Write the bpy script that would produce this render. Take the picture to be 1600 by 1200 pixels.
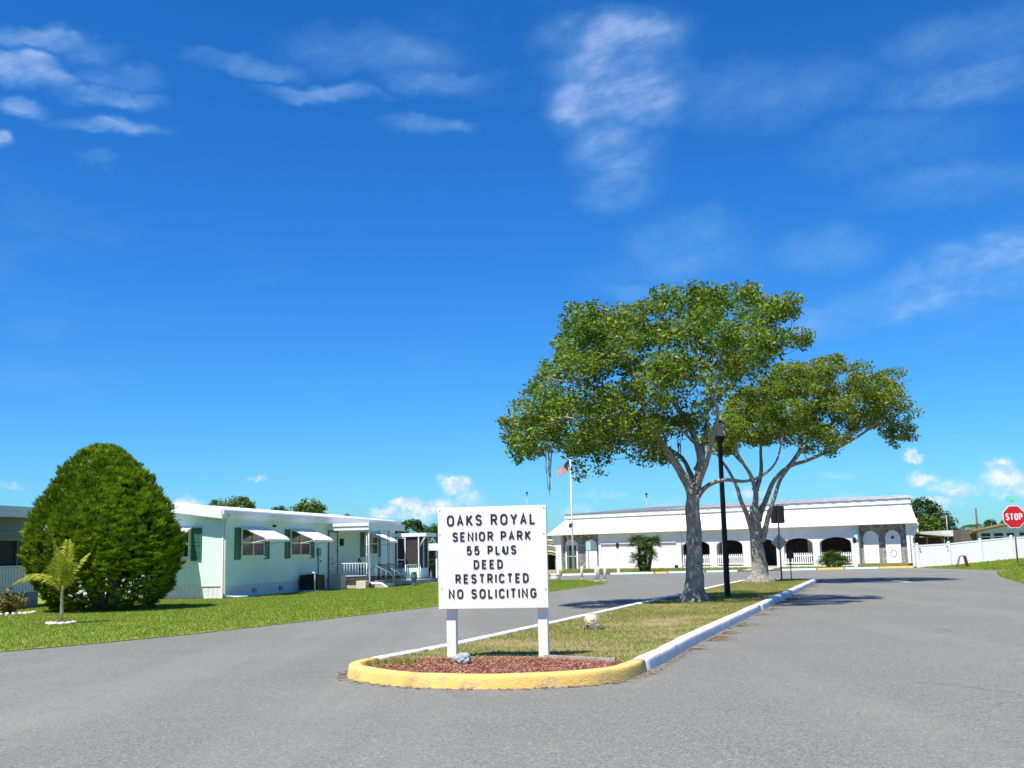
import bpy, bmesh, math, random
import numpy as np
from mathutils import Vector, Matrix, noise as mnoise

random.seed(7)
RNG = np.random.default_rng(7)
scene = bpy.context.scene
for o in list(bpy.data.objects):
    bpy.data.objects.remove(o)
COL = scene.collection

# ------------------------------------------------------------------ camera
F = 1700.0; EYE = 1.5
PITCH = math.atan(264.6 / F); ROLL = -math.atan(0.022)
cam_data = bpy.data.cameras.new("camera")
cam_data.sensor_width = 36; cam_data.lens = 36 * F / 1600
cam_data.clip_start = 0.1; cam_data.clip_end = 5000
cam = bpy.data.objects.new("camera", cam_data); COL.objects.link(cam)
ROT = Matrix.Rotation(math.pi / 2 + PITCH, 3, 'X') @ Matrix.Rotation(ROLL, 3, 'Z')
cam.matrix_world = Matrix.Translation((0, 0, EYE)) @ ROT.to_4x4()
scene.camera = cam

# ------------------------------------------------------------------ light
SUN_TO = Vector((-0.33, -0.40, 1.0)).normalized()
EL = math.asin(SUN_TO.z); AZ = math.atan2(SUN_TO.x, SUN_TO.y)
sd = bpy.data.lights.new("sun", 'SUN'); sd.energy = 5.0; sd.angle = math.radians(0.53)
sd.color = (1.0, 0.925, 0.80)
sun = bpy.data.objects.new("sun", sd); COL.objects.link(sun)
sun.rotation_euler = SUN_TO.to_track_quat('Z', 'Y').to_euler()
scene.view_settings.view_transform = 'Standard'
scene.view_settings.look = 'None'
scene.view_settings.exposure = 0.76
scene.view_settings.gamma = 1.0
scene.view_settings.use_curve_mapping = False


def ray(px, py):
    return ROT @ Vector(((px - 800) / F, (600 - py) / F, -1))


def gp(px, py, z=0.0):
    d = ray(px, py); t = (z - EYE) / d.z
    return Vector((d.x * t, d.y * t, z))


def wp(px, py, Y):
    d = ray(px, py); t = Y / d.y
    return Vector((d.x * t, Y, EYE + d.z * t))


# ------------------------------------------------------------------ world
world = bpy.data.worlds.new("World"); scene.world = world
world.use_nodes = True
wt = world.node_tree
for n in list(wt.nodes):
    wt.nodes.remove(n)


def N(tree, kind, **kw):
    n = tree.nodes.new(kind)
    for k, v in kw.items():
        setattr(n, k, v)
    return n


def L(tree, a, b):
    tree.links.new(a, b)


def wmath(op, a, b=None, c=None, clamp=False):
    n = N(wt, 'ShaderNodeMath', operation=op, use_clamp=clamp)
    for i, v in enumerate((a, b, c)):
        if v is None: continue
        if isinstance(v, (int, float)): n.inputs[i].default_value = v
        else: L(wt, v, n.inputs[i])
    return n.outputs[0]


def wvec(op, a, b=None):
    n = N(wt, 'ShaderNodeVectorMath', operation=op)
    for i, v in enumerate((a, b)):
        if v is None: continue
        if isinstance(v, (tuple, list)): n.inputs[i].default_value = v
        else: L(wt, v, n.inputs[i])
    return n.outputs['Value'] if op in ('LENGTH', 'DOT_PRODUCT') else n.outputs[0]


sky = N(wt, 'ShaderNodeTexSky', sky_type='NISHITA')
sky.sun_disc = False; sky.sun_elevation = EL; sky.sun_rotation = AZ
sky.altitude = 0; sky.air_density = 1.0; sky.dust_density = 0.35; sky.ozone_density = 4.0
gam = N(wt, 'ShaderNodeGamma'); gam.inputs[1].default_value = 1.0
hsv = N(wt, 'ShaderNodeHueSaturation'); hsv.inputs['Saturation'].default_value = 1.30
hsv.inputs['Value'].default_value = 1.0
L(wt, sky.outputs[0], gam.inputs[0]); L(wt, gam.outputs[0], hsv.inputs['Color'])
tint = N(wt, 'ShaderNodeMixRGB', blend_type='MULTIPLY'); tint.inputs[0].default_value = 1.0
tint.inputs[2].default_value = (0.34, 0.735, 1.05, 1)
L(wt, hsv.outputs[0], tint.inputs[1])
SKYCOL = tint.outputs[0]
tc = N(wt, 'ShaderNodeTexCoord')
sep = N(wt, 'ShaderNodeSeparateXYZ'); L(wt, tc.outputs['Generated'], sep.inputs[0])
az = wmath('ARCTAN2', sep.outputs[0], sep.outputs[1])
el = wmath('ARCSINE', sep.outputs[2])
comb = N(wt, 'ShaderNodeCombineXYZ'); L(wt, az, comb.inputs[0]); L(wt, el, comb.inputs[1])
AE = comb.outputs[0]


def wnoise(vec, scale, detail, rough=0.55, sc=(1, 1, 1)):
    v = wvec('MULTIPLY', vec, sc)
    n = N(wt, 'ShaderNodeTexNoise'); n.inputs['Scale'].default_value = scale
    n.inputs['Detail'].default_value = detail; n.inputs['Roughness'].default_value = rough
    L(wt, v, n.inputs['Vector'])
    return n


def warp(vec, scale, amt, sc=(1, 1, 1)):
    n = wnoise(vec, scale, 4, 0.6, sc)
    d = wvec('SUBTRACT', n.outputs['Color'], (0.5, 0.5, 0.5))
    d = wvec('MULTIPLY', d, (amt, amt, 0))
    return wvec('ADD', vec, d)


def azel(px, py):
    d = ray(px, py).normalized()
    return math.atan2(d.x, d.y), math.asin(d.z)


def blobs(vec, lst):
    acc = None
    for (px, py, rx, ry, s) in lst:
        a, e = azel(px, py)
        ra = abs(azel(px + rx, py)[0] - azel(px - rx, py)[0]) / 2
        re = abs(azel(px, py - ry)[1] - azel(px, py + ry)[1]) / 2
        q = wvec('SUBTRACT', vec, (a, e, 0)); q = wvec('MULTIPLY', q, (1 / ra, 1 / re, 0))
        ln = wvec('LENGTH', q)
        v = wmath('MULTIPLY', wmath('SUBTRACT', 1.25, ln, clamp=False), s)
        acc = v if acc is None else wmath('MAXIMUM', acc, v)
    return wmath('MAXIMUM', acc, 0.0)


def ramp(v, a, b, lo=0.0, hi=1.0):
    n = N(wt, 'ShaderNodeMapRange', interpolation_type='SMOOTHSTEP')
    L(wt, v, n.inputs[0]); n.inputs[1].default_value = a; n.inputs[2].default_value = b
    n.inputs[3].default_value = lo; n.inputs[4].default_value = hi
    return n.outputs[0]


wisp_list = [(45, 116, 85, 26, .85), (70, 72, 130, 24, .6), (185, 125, 80, 22, .45), (165, 152, 90, 17, .6),
             (25, 168, 42, 18, .8), (165, 200, 105, 18, .6), (3, 230, 20, 14, .7), (150, 262, 34, 12, .3),
             (385, 103, 100, 22, .5), (510, 147, 105, 16, .5), (590, 84, 150, 40, .45), (690, 125, 110, 22, .45),
             (670, 193, 66, 18, .5), (960, 60, 130, 50, .74), (965, 115, 118, 60, .72), (925, 170, 76, 60, .85), (1000, 165, 80, 60, .66), (960, 235, 80, 50, .6),
             (968, 290, 70, 40, .5), (1080, 385, 110, 60, .42), (1280, 385, 100, 44, .34), (1200, 140, 190, 60, .34),
             (1500, 130, 180, 44, .5), (1490, 285, 150, 46, .36), (1290, 505, 90, 34, .5), (1360, 480, 100, 40, .62), (1440, 452, 100, 44, .68), (1515, 428, 100, 48, .72), (1590, 405, 90, 56, .75),
             (1530, 60, 180, 46, .38), (1400, 220, 160, 50, .25), (60, 515, 60, 20, .25), (1000, 455, 70, 16, .4)]
WV = warp(warp(AE, 9.0, 0.050, (1, 1.6, 1)), 34.0, 0.016, (1, 1.8, 1))


def soft_blobs(vec, lst):
    acc = None
    for (px, py, rx, ry, s_) in lst:
        a, e = azel(px, py)
        ra = abs(azel(px + rx, py)[0] - azel(px - rx, py)[0]) / 2
        re = abs(azel(px, py - ry)[1] - azel(px, py + ry)[1]) / 2
        q = wvec('SUBTRACT', vec, (a, e, 0)); q = wvec('MULTIPLY', q, (1 / ra, 1 / re, 0))
        v = ramp(wvec('LENGTH', q), 1.25, .35, 0.0, s_)
        acc = v if acc is None else wmath('MAXIMUM', acc, v)
    return acc


wis = soft_blobs(WV, wisp_list)
# slanted streaks, as high thin cloud is combed by the wind
rot_ = N(wt, 'ShaderNodeMapping'); rot_.inputs['Rotation'].default_value = (0, 0, math.radians(-14)); L(wt, AE, rot_.inputs[0])
n1 = wnoise(rot_.outputs[0], 15.0, 9, 0.60, (1, 2.0, 1))
wis = wmath('MULTIPLY', wis, ramp(n1.outputs[0], 0.26, 0.74, 0.25, 0.92))
# cloud wisps carry on round the rest of the sky, faintly
pl = N(wt, 'ShaderNodeCombineXYZ')
den = wmath('ADD', wmath('MAXIMUM', sep.outputs[2], 0.0), 0.12)
L(wt, wmath('DIVIDE', sep.outputs[0], den), pl.inputs[0]); L(wt, wmath('DIVIDE', sep.outputs[1], den), pl.inputs[1])
n2 = wnoise(pl.outputs[0], 1.1, 7, 0.6)
gen = ramp(n2.outputs[0], 0.52, 0.80, 0.0, 0.30)
cum_list = [(712, 756, 30, 20, 1.05), (640, 790, 34, 16, 1.0), (688, 792, 50, 22, .85), (600, 800, 30, 14, .8), (1570, 745, 50, 26, .9), (1500, 765, 60, 18, .75), (1440, 752, 30, 16, .85), (1460, 790, 60, 16, .7), (1180, 770, 70, 16, .55),
            (700, 752, 22, 17, .9), (722, 753, 24, 16, 1.0), (735, 778, 40, 30, .6), (628, 786, 30, 13, 1.0), (600, 806, 26, 11, .75),
            (665, 795, 20, 14, .8), (650, 805, 70, 16, .65), (760, 800, 70, 18, .6), (900, 797, 40, 14, .6), (1040, 790, 60, 18, .5), (950, 775, 120, 16, .42),
            (1428, 714, 24, 15, 1.0), (1455, 748, 24, 14, .75), (1480, 762, 60, 22, .62), (1560, 728, 36, 20, .85), (1590, 760, 80, 34, .62),
            (1330, 775, 60, 16, .5), (1500, 683, 24, 9, .4), (290, 786, 40, 13, .85), (20, 757, 40, 13, .5), (405, 749, 24, 9, .55), (545, 768, 50, 8, .35),
            (1300, 740, 90, 18, .38), (150, 775, 90, 10, .3)]
CV = warp(warp(AE, 40.0, 0.020), 130.0, 0.009)
cum = blobs(CV, cum_list)
n3 = wnoise(AE, 95.0, 6, 0.6)
cum = wmath('ADD', cum, wmath('MULTIPLY', wmath('SUBTRACT', n3.outputs[0], 0.5), 0.55))
cum = ramp(cum, 0.25, 0.95)
# cumulus lit on top, greyer below
n4 = wnoise(wvec('ADD', AE, (0, 0.007, 0)), 70.0, 5, 0.6)
n5 = wnoise(AE, 70.0, 5, 0.6)
shade = ramp(wmath('SUBTRACT', n5.outputs[0], n4.outputs[0]), -0.16, 0.10)
ccol = N(wt, 'ShaderNodeMixRGB'); ccol.inputs[1].default_value = (3.6, 5.0, 6.3, 1); ccol.inputs[2].default_value = (6.4, 6.5, 6.7, 1)
L(wt, shade, ccol.inputs[0])
wcol = N(wt, 'ShaderNodeMixRGB'); wcol.inputs[1].default_value = (1.7, 3.6, 6.0, 1); wcol.inputs[2].default_value = (3.9, 4.9, 7.0, 1)
L(wt, ramp(wis, .15, .75), wcol.inputs[0])
m1 = N(wt, 'ShaderNodeMixRGB'); L(wt, SKYCOL, m1.inputs[1]); L(wt, wcol.outputs[0], m1.inputs[2])
L(wt, wmath('MULTIPLY', wmath('MAXIMUM', wis, gen), 0.78), m1.inputs[0])
m2 = N(wt, 'ShaderNodeMixRGB'); L(wt, m1.outputs[0], m2.inputs[1]); L(wt, ccol.outputs[0], m2.inputs[2])
L(wt, wmath('MULTIPLY', cum, 0.82), m2.inputs[0])
bg = N(wt, 'ShaderNodeBackground'); bg.inputs['Strength'].default_value = 0.092
L(wt, m2.outputs[0], bg.inputs[0])
wo = N(wt, 'ShaderNodeOutputWorld'); L(wt, bg.outputs[0], wo.inputs[0])

# ------------------------------------------------------------------ materials
MATS = {}


def mat(name, col, rough=0.7, col2=None, scale=6.0, detail=5, bump=0.0, bscale=40.0, metal=0.0, spec=0.4,
        island=0.0, trans=0.0, stretch=(1, 1, 1), fac=(0.35, 0.65), bdist=0.02, obj=0.0, wear=None):
    """procedural principled material: two colours mixed by noise, optional bump, per-leaf variation"""
    m = bpy.data.materials.new(name); m.use_nodes = True
    t = m.node_tree; b = t.nodes['Principled BSDF']
    b.inputs['Roughness'].default_value = rough; b.inputs['Metallic'].default_value = metal
    b.inputs['Specular IOR Level'].default_value = spec
    co = N(t, 'ShaderNodeTexCoord'); mp = N(t, 'ShaderNodeMapping'); mp.inputs['Scale'].default_value = stretch
    L(t, co.outputs['Object'], mp.inputs[0])
    if col2 is None: col2 = tuple(c * 0.86 for c in col)
    nz = N(t, 'ShaderNodeTexNoise'); nz.inputs['Scale'].default_value = scale; nz.inputs['Detail'].default_value = detail
    nz.inputs['Roughness'].default_value = 0.62
    L(t, mp.outputs[0], nz.inputs['Vector'])
    mr = N(t, 'ShaderNodeMapRange'); mr.inputs[1].default_value = fac[0]; mr.inputs[2].default_value = fac[1]
    L(t, nz.outputs[0], mr.inputs[0])
    mx = N(t, 'ShaderNodeMixRGB'); mx.inputs[1].default_value = (*col, 1); mx.inputs[2].default_value = (*col2, 1)
    L(t, mr.outputs[0], mx.inputs[0]); out = mx.outputs[0]
    if wear:
        wcol, wscale, wlo, whi, wamt = wear
        nw = N(t, 'ShaderNodeTexNoise'); nw.inputs['Scale'].default_value = wscale; nw.inputs['Detail'].default_value = 8
        nw.inputs['Roughness'].default_value = 0.7
        L(t, mp.outputs[0], nw.inputs['Vector'])
        mw = N(t, 'ShaderNodeMapRange'); mw.inputs[1].default_value = wlo; mw.inputs[2].default_value = whi; mw.inputs[4].default_value = wamt
        L(t, nw.outputs[0], mw.inputs[0])
        mm = N(t, 'ShaderNodeMixRGB'); mm.inputs[2].default_value = (*wcol, 1); L(t, out, mm.inputs[1]); L(t, mw.outputs[0], mm.inputs[0])
        out = mm.outputs[0]
    if island or obj:
        h = N(t, 'ShaderNodeHueSaturation')
        if island:
            g = N(t, 'ShaderNodeNewGeometry'); r = g.outputs['Random Per Island']; amt = island
        else:
            oi = N(t, 'ShaderNodeObjectInfo'); r = oi.outputs['Random']; amt = obj
        v = N(t, 'ShaderNodeMapRange'); v.inputs[3].default_value = 1 - amt; v.inputs[4].default_value = 1 + amt; L(t, r, v.inputs[0])
        L(t, v.outputs[0], h.inputs['Value'])
        if island:
            hh = N(t, 'ShaderNodeMapRange'); hh.inputs[3].default_value = 0.5 + 0.035; hh.inputs[4].default_value = 0.5 - 0.035
            fr = N(t, 'ShaderNodeMath', operation='FRACT'); ml = N(t, 'ShaderNodeMath', operation='MULTIPLY'); ml.inputs[1].default_value = 7.13
            L(t, r, ml.inputs[0]); L(t, ml.outputs[0], fr.inputs[0]); L(t, fr.outputs[0], hh.inputs[0]); L(t, hh.outputs[0], h.inputs['Hue'])
        L(t, out, h.inputs['Color']); out = h.outputs[0]
    L(t, out, b.inputs['Base Color'])
    if bump:
        nb = N(t, 'ShaderNodeTexNoise'); nb.inputs['Scale'].default_value = bscale; nb.inputs['Detail'].default_value = 6
        L(t, mp.outputs[0], nb.inputs['Vector'])
        bp = N(t, 'ShaderNodeBump'); bp.inputs['Strength'].default_value = bump; bp.inputs['Distance'].default_value = bdist
        L(t, nb.outputs[0], bp.inputs['Height']); L(t, bp.outputs[0], b.inputs['Normal'])
    if trans:
        tr = N(t, 'ShaderNodeBsdfTranslucent'); L(t, out, tr.inputs[0])
        ms = N(t, 'ShaderNodeMixShader'); ms.inputs[0].default_value = trans
        L(t, b.outputs[0], ms.inputs[1]); L(t, tr.outputs[0], ms.inputs[2])
        L(t, ms.outputs[0], t.nodes['Material Output'].inputs[0])
    MATS[name] = m
    return m


def groove(m, axis, period, strength=0.6, dist=0.01):
    """fine siding grooves as relief: a wave along one object axis"""
    t = m.node_tree; b = t.nodes['Principled BSDF']
    co = N(t, 'ShaderNodeTexCoord'); sp = N(t, 'ShaderNodeSeparateXYZ'); L(t, co.outputs['Object'], sp.inputs[0])
    md = N(t, 'ShaderNodeMath', operation='PINGPONG'); md.inputs[1].default_value = period / 2
    L(t, sp.outputs[axis], md.inputs[0])
    mr = N(t, 'ShaderNodeMapRange'); mr.inputs[1].default_value = 0.0; mr.inputs[2].default_value = 0.018
    L(t, md.outputs[0], mr.inputs[0])
    bp = N(t, 'ShaderNodeBump'); bp.inputs['Strength'].default_value = strength; bp.inputs['Distance'].default_value = dist
    L(t, mr.outputs[0], bp.inputs['Height'])
    old = b.inputs['Normal'].links
    if old: L(t, old[0].from_socket, bp.inputs['Normal'])
    L(t, bp.outputs[0], b.inputs['Normal'])


WHITE = mat('white_paint', (.80, .80, .785), .55, (.73, .73, .71), 3, wear=((.50, .48, .43), 4.0, .56, .74, .40))
WHITEM = mat('white_enamelled_metal', (.80, .81, .81), .4, (.74, .75, .75), 2)
MANSARD = mat('white_mansard_metal', (.80, .80, .79), .45, (.75, .75, .75), 1.2)
groove(MANSARD, 0, .42, .5, .02)
STUCCO = mat('white_stucco', (.76, .77, .76), .85, (.69, .70, .69), 1.6, bump=.35, bscale=60)
MINT = mat('mint_siding', (.66, .85, .77), .55, (.61, .80, .72), 1.2)
groove(MINT, 0, .40, .7, .012); groove(MINT, 1, .40, .7, .012)
SKIRT = mat('white_skirting', (.70, .72, .75), .55, (.62, .65, .68), 2)
groove(SKIRT, 0, .2, .9, .015); groove(SKIRT, 1, .2, .9, .015)
SHUT = mat('green_shutter', (.035, .16, .12), .5, (.03, .13, .10), 4)
GLASS = mat('dark_window_glass', (.02, .022, .024), .12, (.035, .036, .036), 2, spec=.35)
BLACK = mat('black_painted_metal', (.013, .010, .009), .5, (.022, .016, .013), 5, spec=.2)
LETTER = mat('dark_brown_letter', (.018, .014, .013), .5, (.024, .018, .016), 9)
GREYMETAL = mat('grey_galvanised_metal', (.30, .31, .32), .5, (.24, .25, .26), 8, metal=.5)
ROOFGREY = mat('grey_roof_metal', (.13, .135, .14), .55, (.16, .17, .18), 2)
SEAM = mat('painted_sunlit_seam', (.58, .59, .60), .5, (.50, .51, .52), 2)
ROOFWHITE = mat('white_roof_metal', (.72, .74, .76), .45, (.66, .68, .70), 1.5)
CONC = mat('concrete', (.45, .43, .38), .9, (.36, .34, .30), 3, bump=.4, bscale=30)
BEIGE = mat('beige_block', (.50, .46, .38), .9, (.42, .38, .31), 3, bump=.5, bscale=25)
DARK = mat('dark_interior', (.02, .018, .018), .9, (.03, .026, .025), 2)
WOODDK = mat('weathered_dark_wood', (.10, .07, .055), .85, (.16, .10, .075), 3, stretch=(14, 14, 1.2), bump=.5, bscale=10)
BARK = mat('oak_bark', (.33, .31, .27), .95, (.16, .145, .125), 9, detail=9, bump=1.0, bscale=16, bdist=.06, stretch=(1, 1, .7), wear=((.52, .52, .45), 11.0, .54, .68, .45))
TWIG = mat('grey_twig', (.36, .33, .28), .95, (.16, .14, .11), 9)
LEAF = mat('oak_leaf', (.155, .255, .019), .5, (.095, .180, .016), 1.4, island=.40, trans=.36, spec=.25)
LEAFB = mat('oak_leaf_olive', (.215, .275, .019), .5, (.125, .195, .016), 1.2, island=.40, trans=.36, spec=.25)
CYP = mat('globe_conifer_foliage', (.265, .36, .015), .6, (.10, .19, .011), 2.2, island=.35, trans=.25, spec=.2)
FARLEAF = mat('far_tree_leaf', (.055, .105, .018), .6, (.03, .07, .014), .6, island=.4, trans=.15, spec=.2)
FARLEAFB = mat('far_tree_leaf_bright', (.14, .20, .022), .6, (.08, .13, .018), .6, island=.4, trans=.15, spec=.2)
PALM = mat('palm_leaf_green', (.10, .17, .024), .45, (.06, .12, .018), 3, island=.3, trans=.2)
ARECA = mat('yellow_green_frond', (.44, .42, .035), .5, (.24, .33, .03), 4, island=.3, trans=.4)
MOSS = mat('spanish_moss', (.26, .27, .21), 1.0, (.16, .18, .13), 8, island=.25, trans=.2)
YELLOW = mat('yellow_kerb_paint', (.74, .50, .15), .8, (.66, .43, .12), 3.5, bump=.45, bscale=38, wear=((.36, .29, .19), 5.5, .53, .64, .75))
KERBW = mat('white_kerb_paint', (.76, .76, .76), .8, (.66, .66, .67), 3, bump=.45, bscale=38, wear=((.36, .35, .33), 7, .55, .64, .7))
BLUEKERB = mat('pale_blue_kerb_paint', (.46, .70, .72), .8, (.52, .66, .66), 2)
RED = mat('red_sign_face', (.60, .012, .020), .4, (.55, .012, .02), 2)
GREENSIGN = mat('green_street_sign', (.20, .70, .52), .4, (.18, .64, .48), 2)
SCREEN = mat('dark_insect_screen', (.035, .030, .030), .85, (.05, .043, .04), 3)
GREENDOOR = mat('dark_green_door', (.010, .055, .036), .45, (.014, .07, .045), 2)
ROCKM = mat('blue_grey_rock', (.22, .26, .30), .9, (.36, .40, .43), 9, bump=.8, bscale=20, wear=((.08, .09, .10), 12, .55, .7, .8))
STONEW = mat('pale_stone', (.60, .56, .50), .9, (.48, .44, .38), 8, bump=.5, bscale=30, obj=.15)
CREAM = mat('cream_paint', (.62, .55, .42), .7, (.56, .50, .38), 2)
TAN = mat('tan_roof_edge', (.36, .25, .14), .7, (.30, .20, .11), 2)
FLAGR = mat('flag_red', (.45, .02, .03), .8); FLAGW = mat('flag_white', (.75, .74, .73), .8); FLAGB = mat('flag_blue', (.02, .03, .12), .8)
YEL = mat('yellow_canvas', (.40, .33, .10), .8); LENS = mat('pale_lamp_lens', (.50, .50, .36), .2, (.42, .42, .30), 9, spec=.8)
LANTERN = mat('frosted_lantern_glass', (.42, .43, .35), .25, (.34, .35, .28), 3, spec=.7)
BLUESIGN = mat('pale_blue_sign_face', (.45, .70, .74), .5)
SIGNBACK = mat('bare_aluminium_sign_back', (.38, .42, .42), .45, (.30, .34, .34), 6, metal=.3)
MAROON = mat('dark_red_wood', (.13, .022, .030), .7, (.09, .018, .02), 6)
VINYL = mat('white_vinyl', (.86, .86, .85), .35, (.82, .82, .81), 1.5)
BROWN = mat('dark_brown_siding', (.07, .035, .028), .8, (.05, .026, .02), 2)
CARP = mat('grey_car_paint', (.16, .17, .19), .25, spec=.7)
STRAW = mat('pine_straw', (.34, .22, .11), .95, (.22, .14, .07), 6, island=.35)

# stone veneer (stones are about 5 px: relief and colour only)
STONE = mat('grey_stone_veneer', (.20, .185, .165), .9, (.30, .28, .25), 2)
t = STONE.node_tree; b = t.nodes['Principled BSDF']
co = N(t, 'ShaderNodeTexCoord'); vo = N(t, 'ShaderNodeTexVoronoi'); vo.inputs['Scale'].default_value = 3.6; vo.inputs['Randomness'].default_value = .9
vd = N(t, 'ShaderNodeTexVoronoi', feature='DISTANCE_TO_EDGE'); vd.inputs['Scale'].default_value = 3.6; vd.inputs['Randomness'].default_value = .9
L(t, co.outputs['Object'], vo.inputs['Vector']); L(t, co.outputs['Object'], vd.inputs['Vector'])
sv = N(t, 'ShaderNodeSeparateXYZ'); L(t, vo.outputs['Color'], sv.inputs[0])
cr = N(t, 'ShaderNodeValToRGB'); L(t, sv.outputs[0], cr.inputs[0])
cr.color_ramp.elements[0].color = (.15, .15, .15, 1); cr.color_ramp.elements[1].color = (.40, .37, .33, 1)
cr.color_ramp.elements.new(.5).color = (.27, .265, .255, 1)
em = N(t, 'ShaderNodeMapRange'); em.inputs[1].default_value = .01; em.inputs[2].default_value = .06; L(t, vd.outputs[0], em.inputs[0])
mx = N(t, 'ShaderNodeMixRGB'); mx.inputs[1].default_value = (.30, .29, .26, 1); L(t, em.outputs[0], mx.inputs[0]); L(t, cr.outputs[0], mx.inputs[2])
L(t, mx.outputs[0], b.inputs['Base Color'])
bp = N(t, 'ShaderNodeBump'); bp.inputs['Strength'].default_value = 1; bp.inputs['Distance'].default_value = .05
L(t, em.outputs[0], bp.inputs['Height']); L(t, bp.outputs[0], b.inputs['Normal'])

# asphalt: pale aged, aggregate speckle, patchy, oil darkening as real stains
ASPH = bpy.data.materials.new('aged_asphalt'); ASPH.use_nodes = True
t = ASPH.node_tree; b = t.nodes['Principled BSDF']; b.inputs['Roughness'].default_value = .88; b.inputs['Specular IOR Level'].default_value = .25
co = N(t, 'ShaderNodeTexCoord')


def anoise(scale, detail, rough=.6, sc=(1, 1, 1)):
    mp = N(t, 'ShaderNodeMapping'); mp.inputs['Scale'].default_value = sc; L(t, co.outputs['Object'], mp.inputs[0])
    n = N(t, 'ShaderNodeTexNoise'); n.inputs['Scale'].default_value = scale; n.inputs['Detail'].default_value = detail; n.inputs['Roughness'].default_value = rough
    L(t, mp.outputs[0], n.inputs['Vector']); return n.outputs[0]


def amix(f, c1, c2, kind='MIX'):
    m = N(t, 'ShaderNodeMixRGB', blend_type=kind)
    if isinstance(f, float): m.inputs[0].default_value = f
    else: L(t, f, m.inputs[0])
    for i, c in ((1, c1), (2, c2)):
        if isinstance(c, tuple): m.inputs[i].default_value = (*c, 1)
        else: L(t, c, m.inputs[i])
    return m.outputs[0]


def amap(v, a, b_, lo=0., hi=1.):
    n = N(t, 'ShaderNodeMapRange'); n.inputs[1].default_value = a; n.inputs[2].default_value = b_; n.inputs[3].default_value = lo; n.inputs[4].default_value = hi
    L(t, v, n.inputs[0]); return n.outputs[0]


base = amix(amap(anoise(.22, 5), .35, .65), (.146, .151, .137), (.182, .187, .170))
base = amix(amap(anoise(1.6, 6, .7), .4, .7, 0, .5), base, (.138, .142, .128))
vo = N(t, 'ShaderNodeTexVoronoi'); vo.inputs['Scale'].default_value = 70; L(t, co.outputs['Object'], vo.inputs['Vector'])
sv = N(t, 'ShaderNodeSeparateXYZ'); L(t, vo.outputs['Color'], sv.inputs[0])
base = amix(amap(sv.outputs[0], .66, .98, 0, .75), base, (.31, .31, .285))
base = amix(amap(sv.outputs[1], .62, 1., 0, .72), base, (.065, .065, .065))
base = amix(amap(anoise(30, 4), .55, .75, 0, .45), base, (.09, .09, .088))
# lanes polished by tyres: long pale bands
base = amix(amap(anoise(.5, 4, .6, (1, .04, 1)), .50, .66, 0, .32), base, (.235, .236, .212))
# old stains and hairline cracks with shapes of their own
base = amix(amap(anoise(.55, 7, .72, (1, .35, 1)), .56, .74, 0, .38), base, (.12, .122, .112))
base = amix(amap(anoise(.9, 6, .7), .62, .74, 0, .35), base, (.28, .275, .24))
mpc = N(t, 'ShaderNodeMapping'); L(t, co.outputs['Object'], mpc.inputs[0])
dn = N(t, 'ShaderNodeTexNoise'); dn.inputs['Scale'].default_value = 1.4; dn.inputs['Detail'].default_value = 6; L(t, mpc.outputs[0], dn.inputs['Vector'])
dm = N(t, 'ShaderNodeMixRGB'); dm.inputs[0].default_value = .35; L(t, mpc.outputs[0], dm.inputs[1]); L(t, dn.outputs['Color'], dm.inputs[2])
vc = N(t, 'ShaderNodeTexVoronoi', feature='DISTANCE_TO_EDGE'); vc.inputs['Scale'].default_value = .38; L(t, dm.outputs[0], vc.inputs['Vector'])
ck = amap(vc.outputs[0], .0016, .0042, 1., 0.)
gate = amap(anoise(.28, 3), .50, .62, 0, .55)
cm = N(t, 'ShaderNodeMath', operation='MULTIPLY'); L(t, ck, cm.inputs[0]); L(t, gate, cm.inputs[1])
base = amix(cm.outputs[0], base, (.07, .068, .062))
L(t, base, b.inputs['Base Color'])
bp = N(t, 'ShaderNodeBump'); bp.inputs['Strength'].default_value = .7; bp.inputs['Distance'].default_value = .008
L(t, sv.outputs[2], bp.inputs['Height']); L(t, bp.outputs[0], b.inputs['Normal'])


def grass_mat(name, c1, c2, dry, dry_lo, dry_hi, island=.3):
    m = mat(name, c1, .7, c2, 1.3, island=island, trans=.25, spec=.2, wear=(dry, .9, dry_lo, dry_hi, .85))
    return m


LAWN = mat('lawn_turf', (.18, .24, .023), .9, (.14, .195, .018), .7, bump=.6, bscale=30, wear=((.23, .22, .045), .55, .5, .7, .7))
BLADE = grass_mat('lawn_grass_blade', (.225, .315, .032), (.175, .260, .030), (.33, .34, .07), .47, .71)
ISL = mat('island_turf', (.21, .20, .06), .95, (.27, .20, .11), 1.8, bump=.8, bscale=30, wear=((.26, .19, .10), 1.1, .48, .66, .85))
ISLB = grass_mat('island_grass_blade', (.18, .27, .03), (.225, .27, .055), (.36, .29, .115), .44, .62, .35)
MULCH = mat('red_bark_mulch', (.22, .09, .06), .95, (.12, .05, .036), 22, detail=8, bump=1., bscale=60, bdist=.03)
CHIP = mat('red_bark_chip', (.40, .185, .125), .9, (.22, .095, .065), 7, island=.7)
GRASSFAR = mat('far_field_grass', (.16, .22, .025), .95, (.12, .14, .035), .15)

# ------------------------------------------------------------------ mesh helpers


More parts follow.
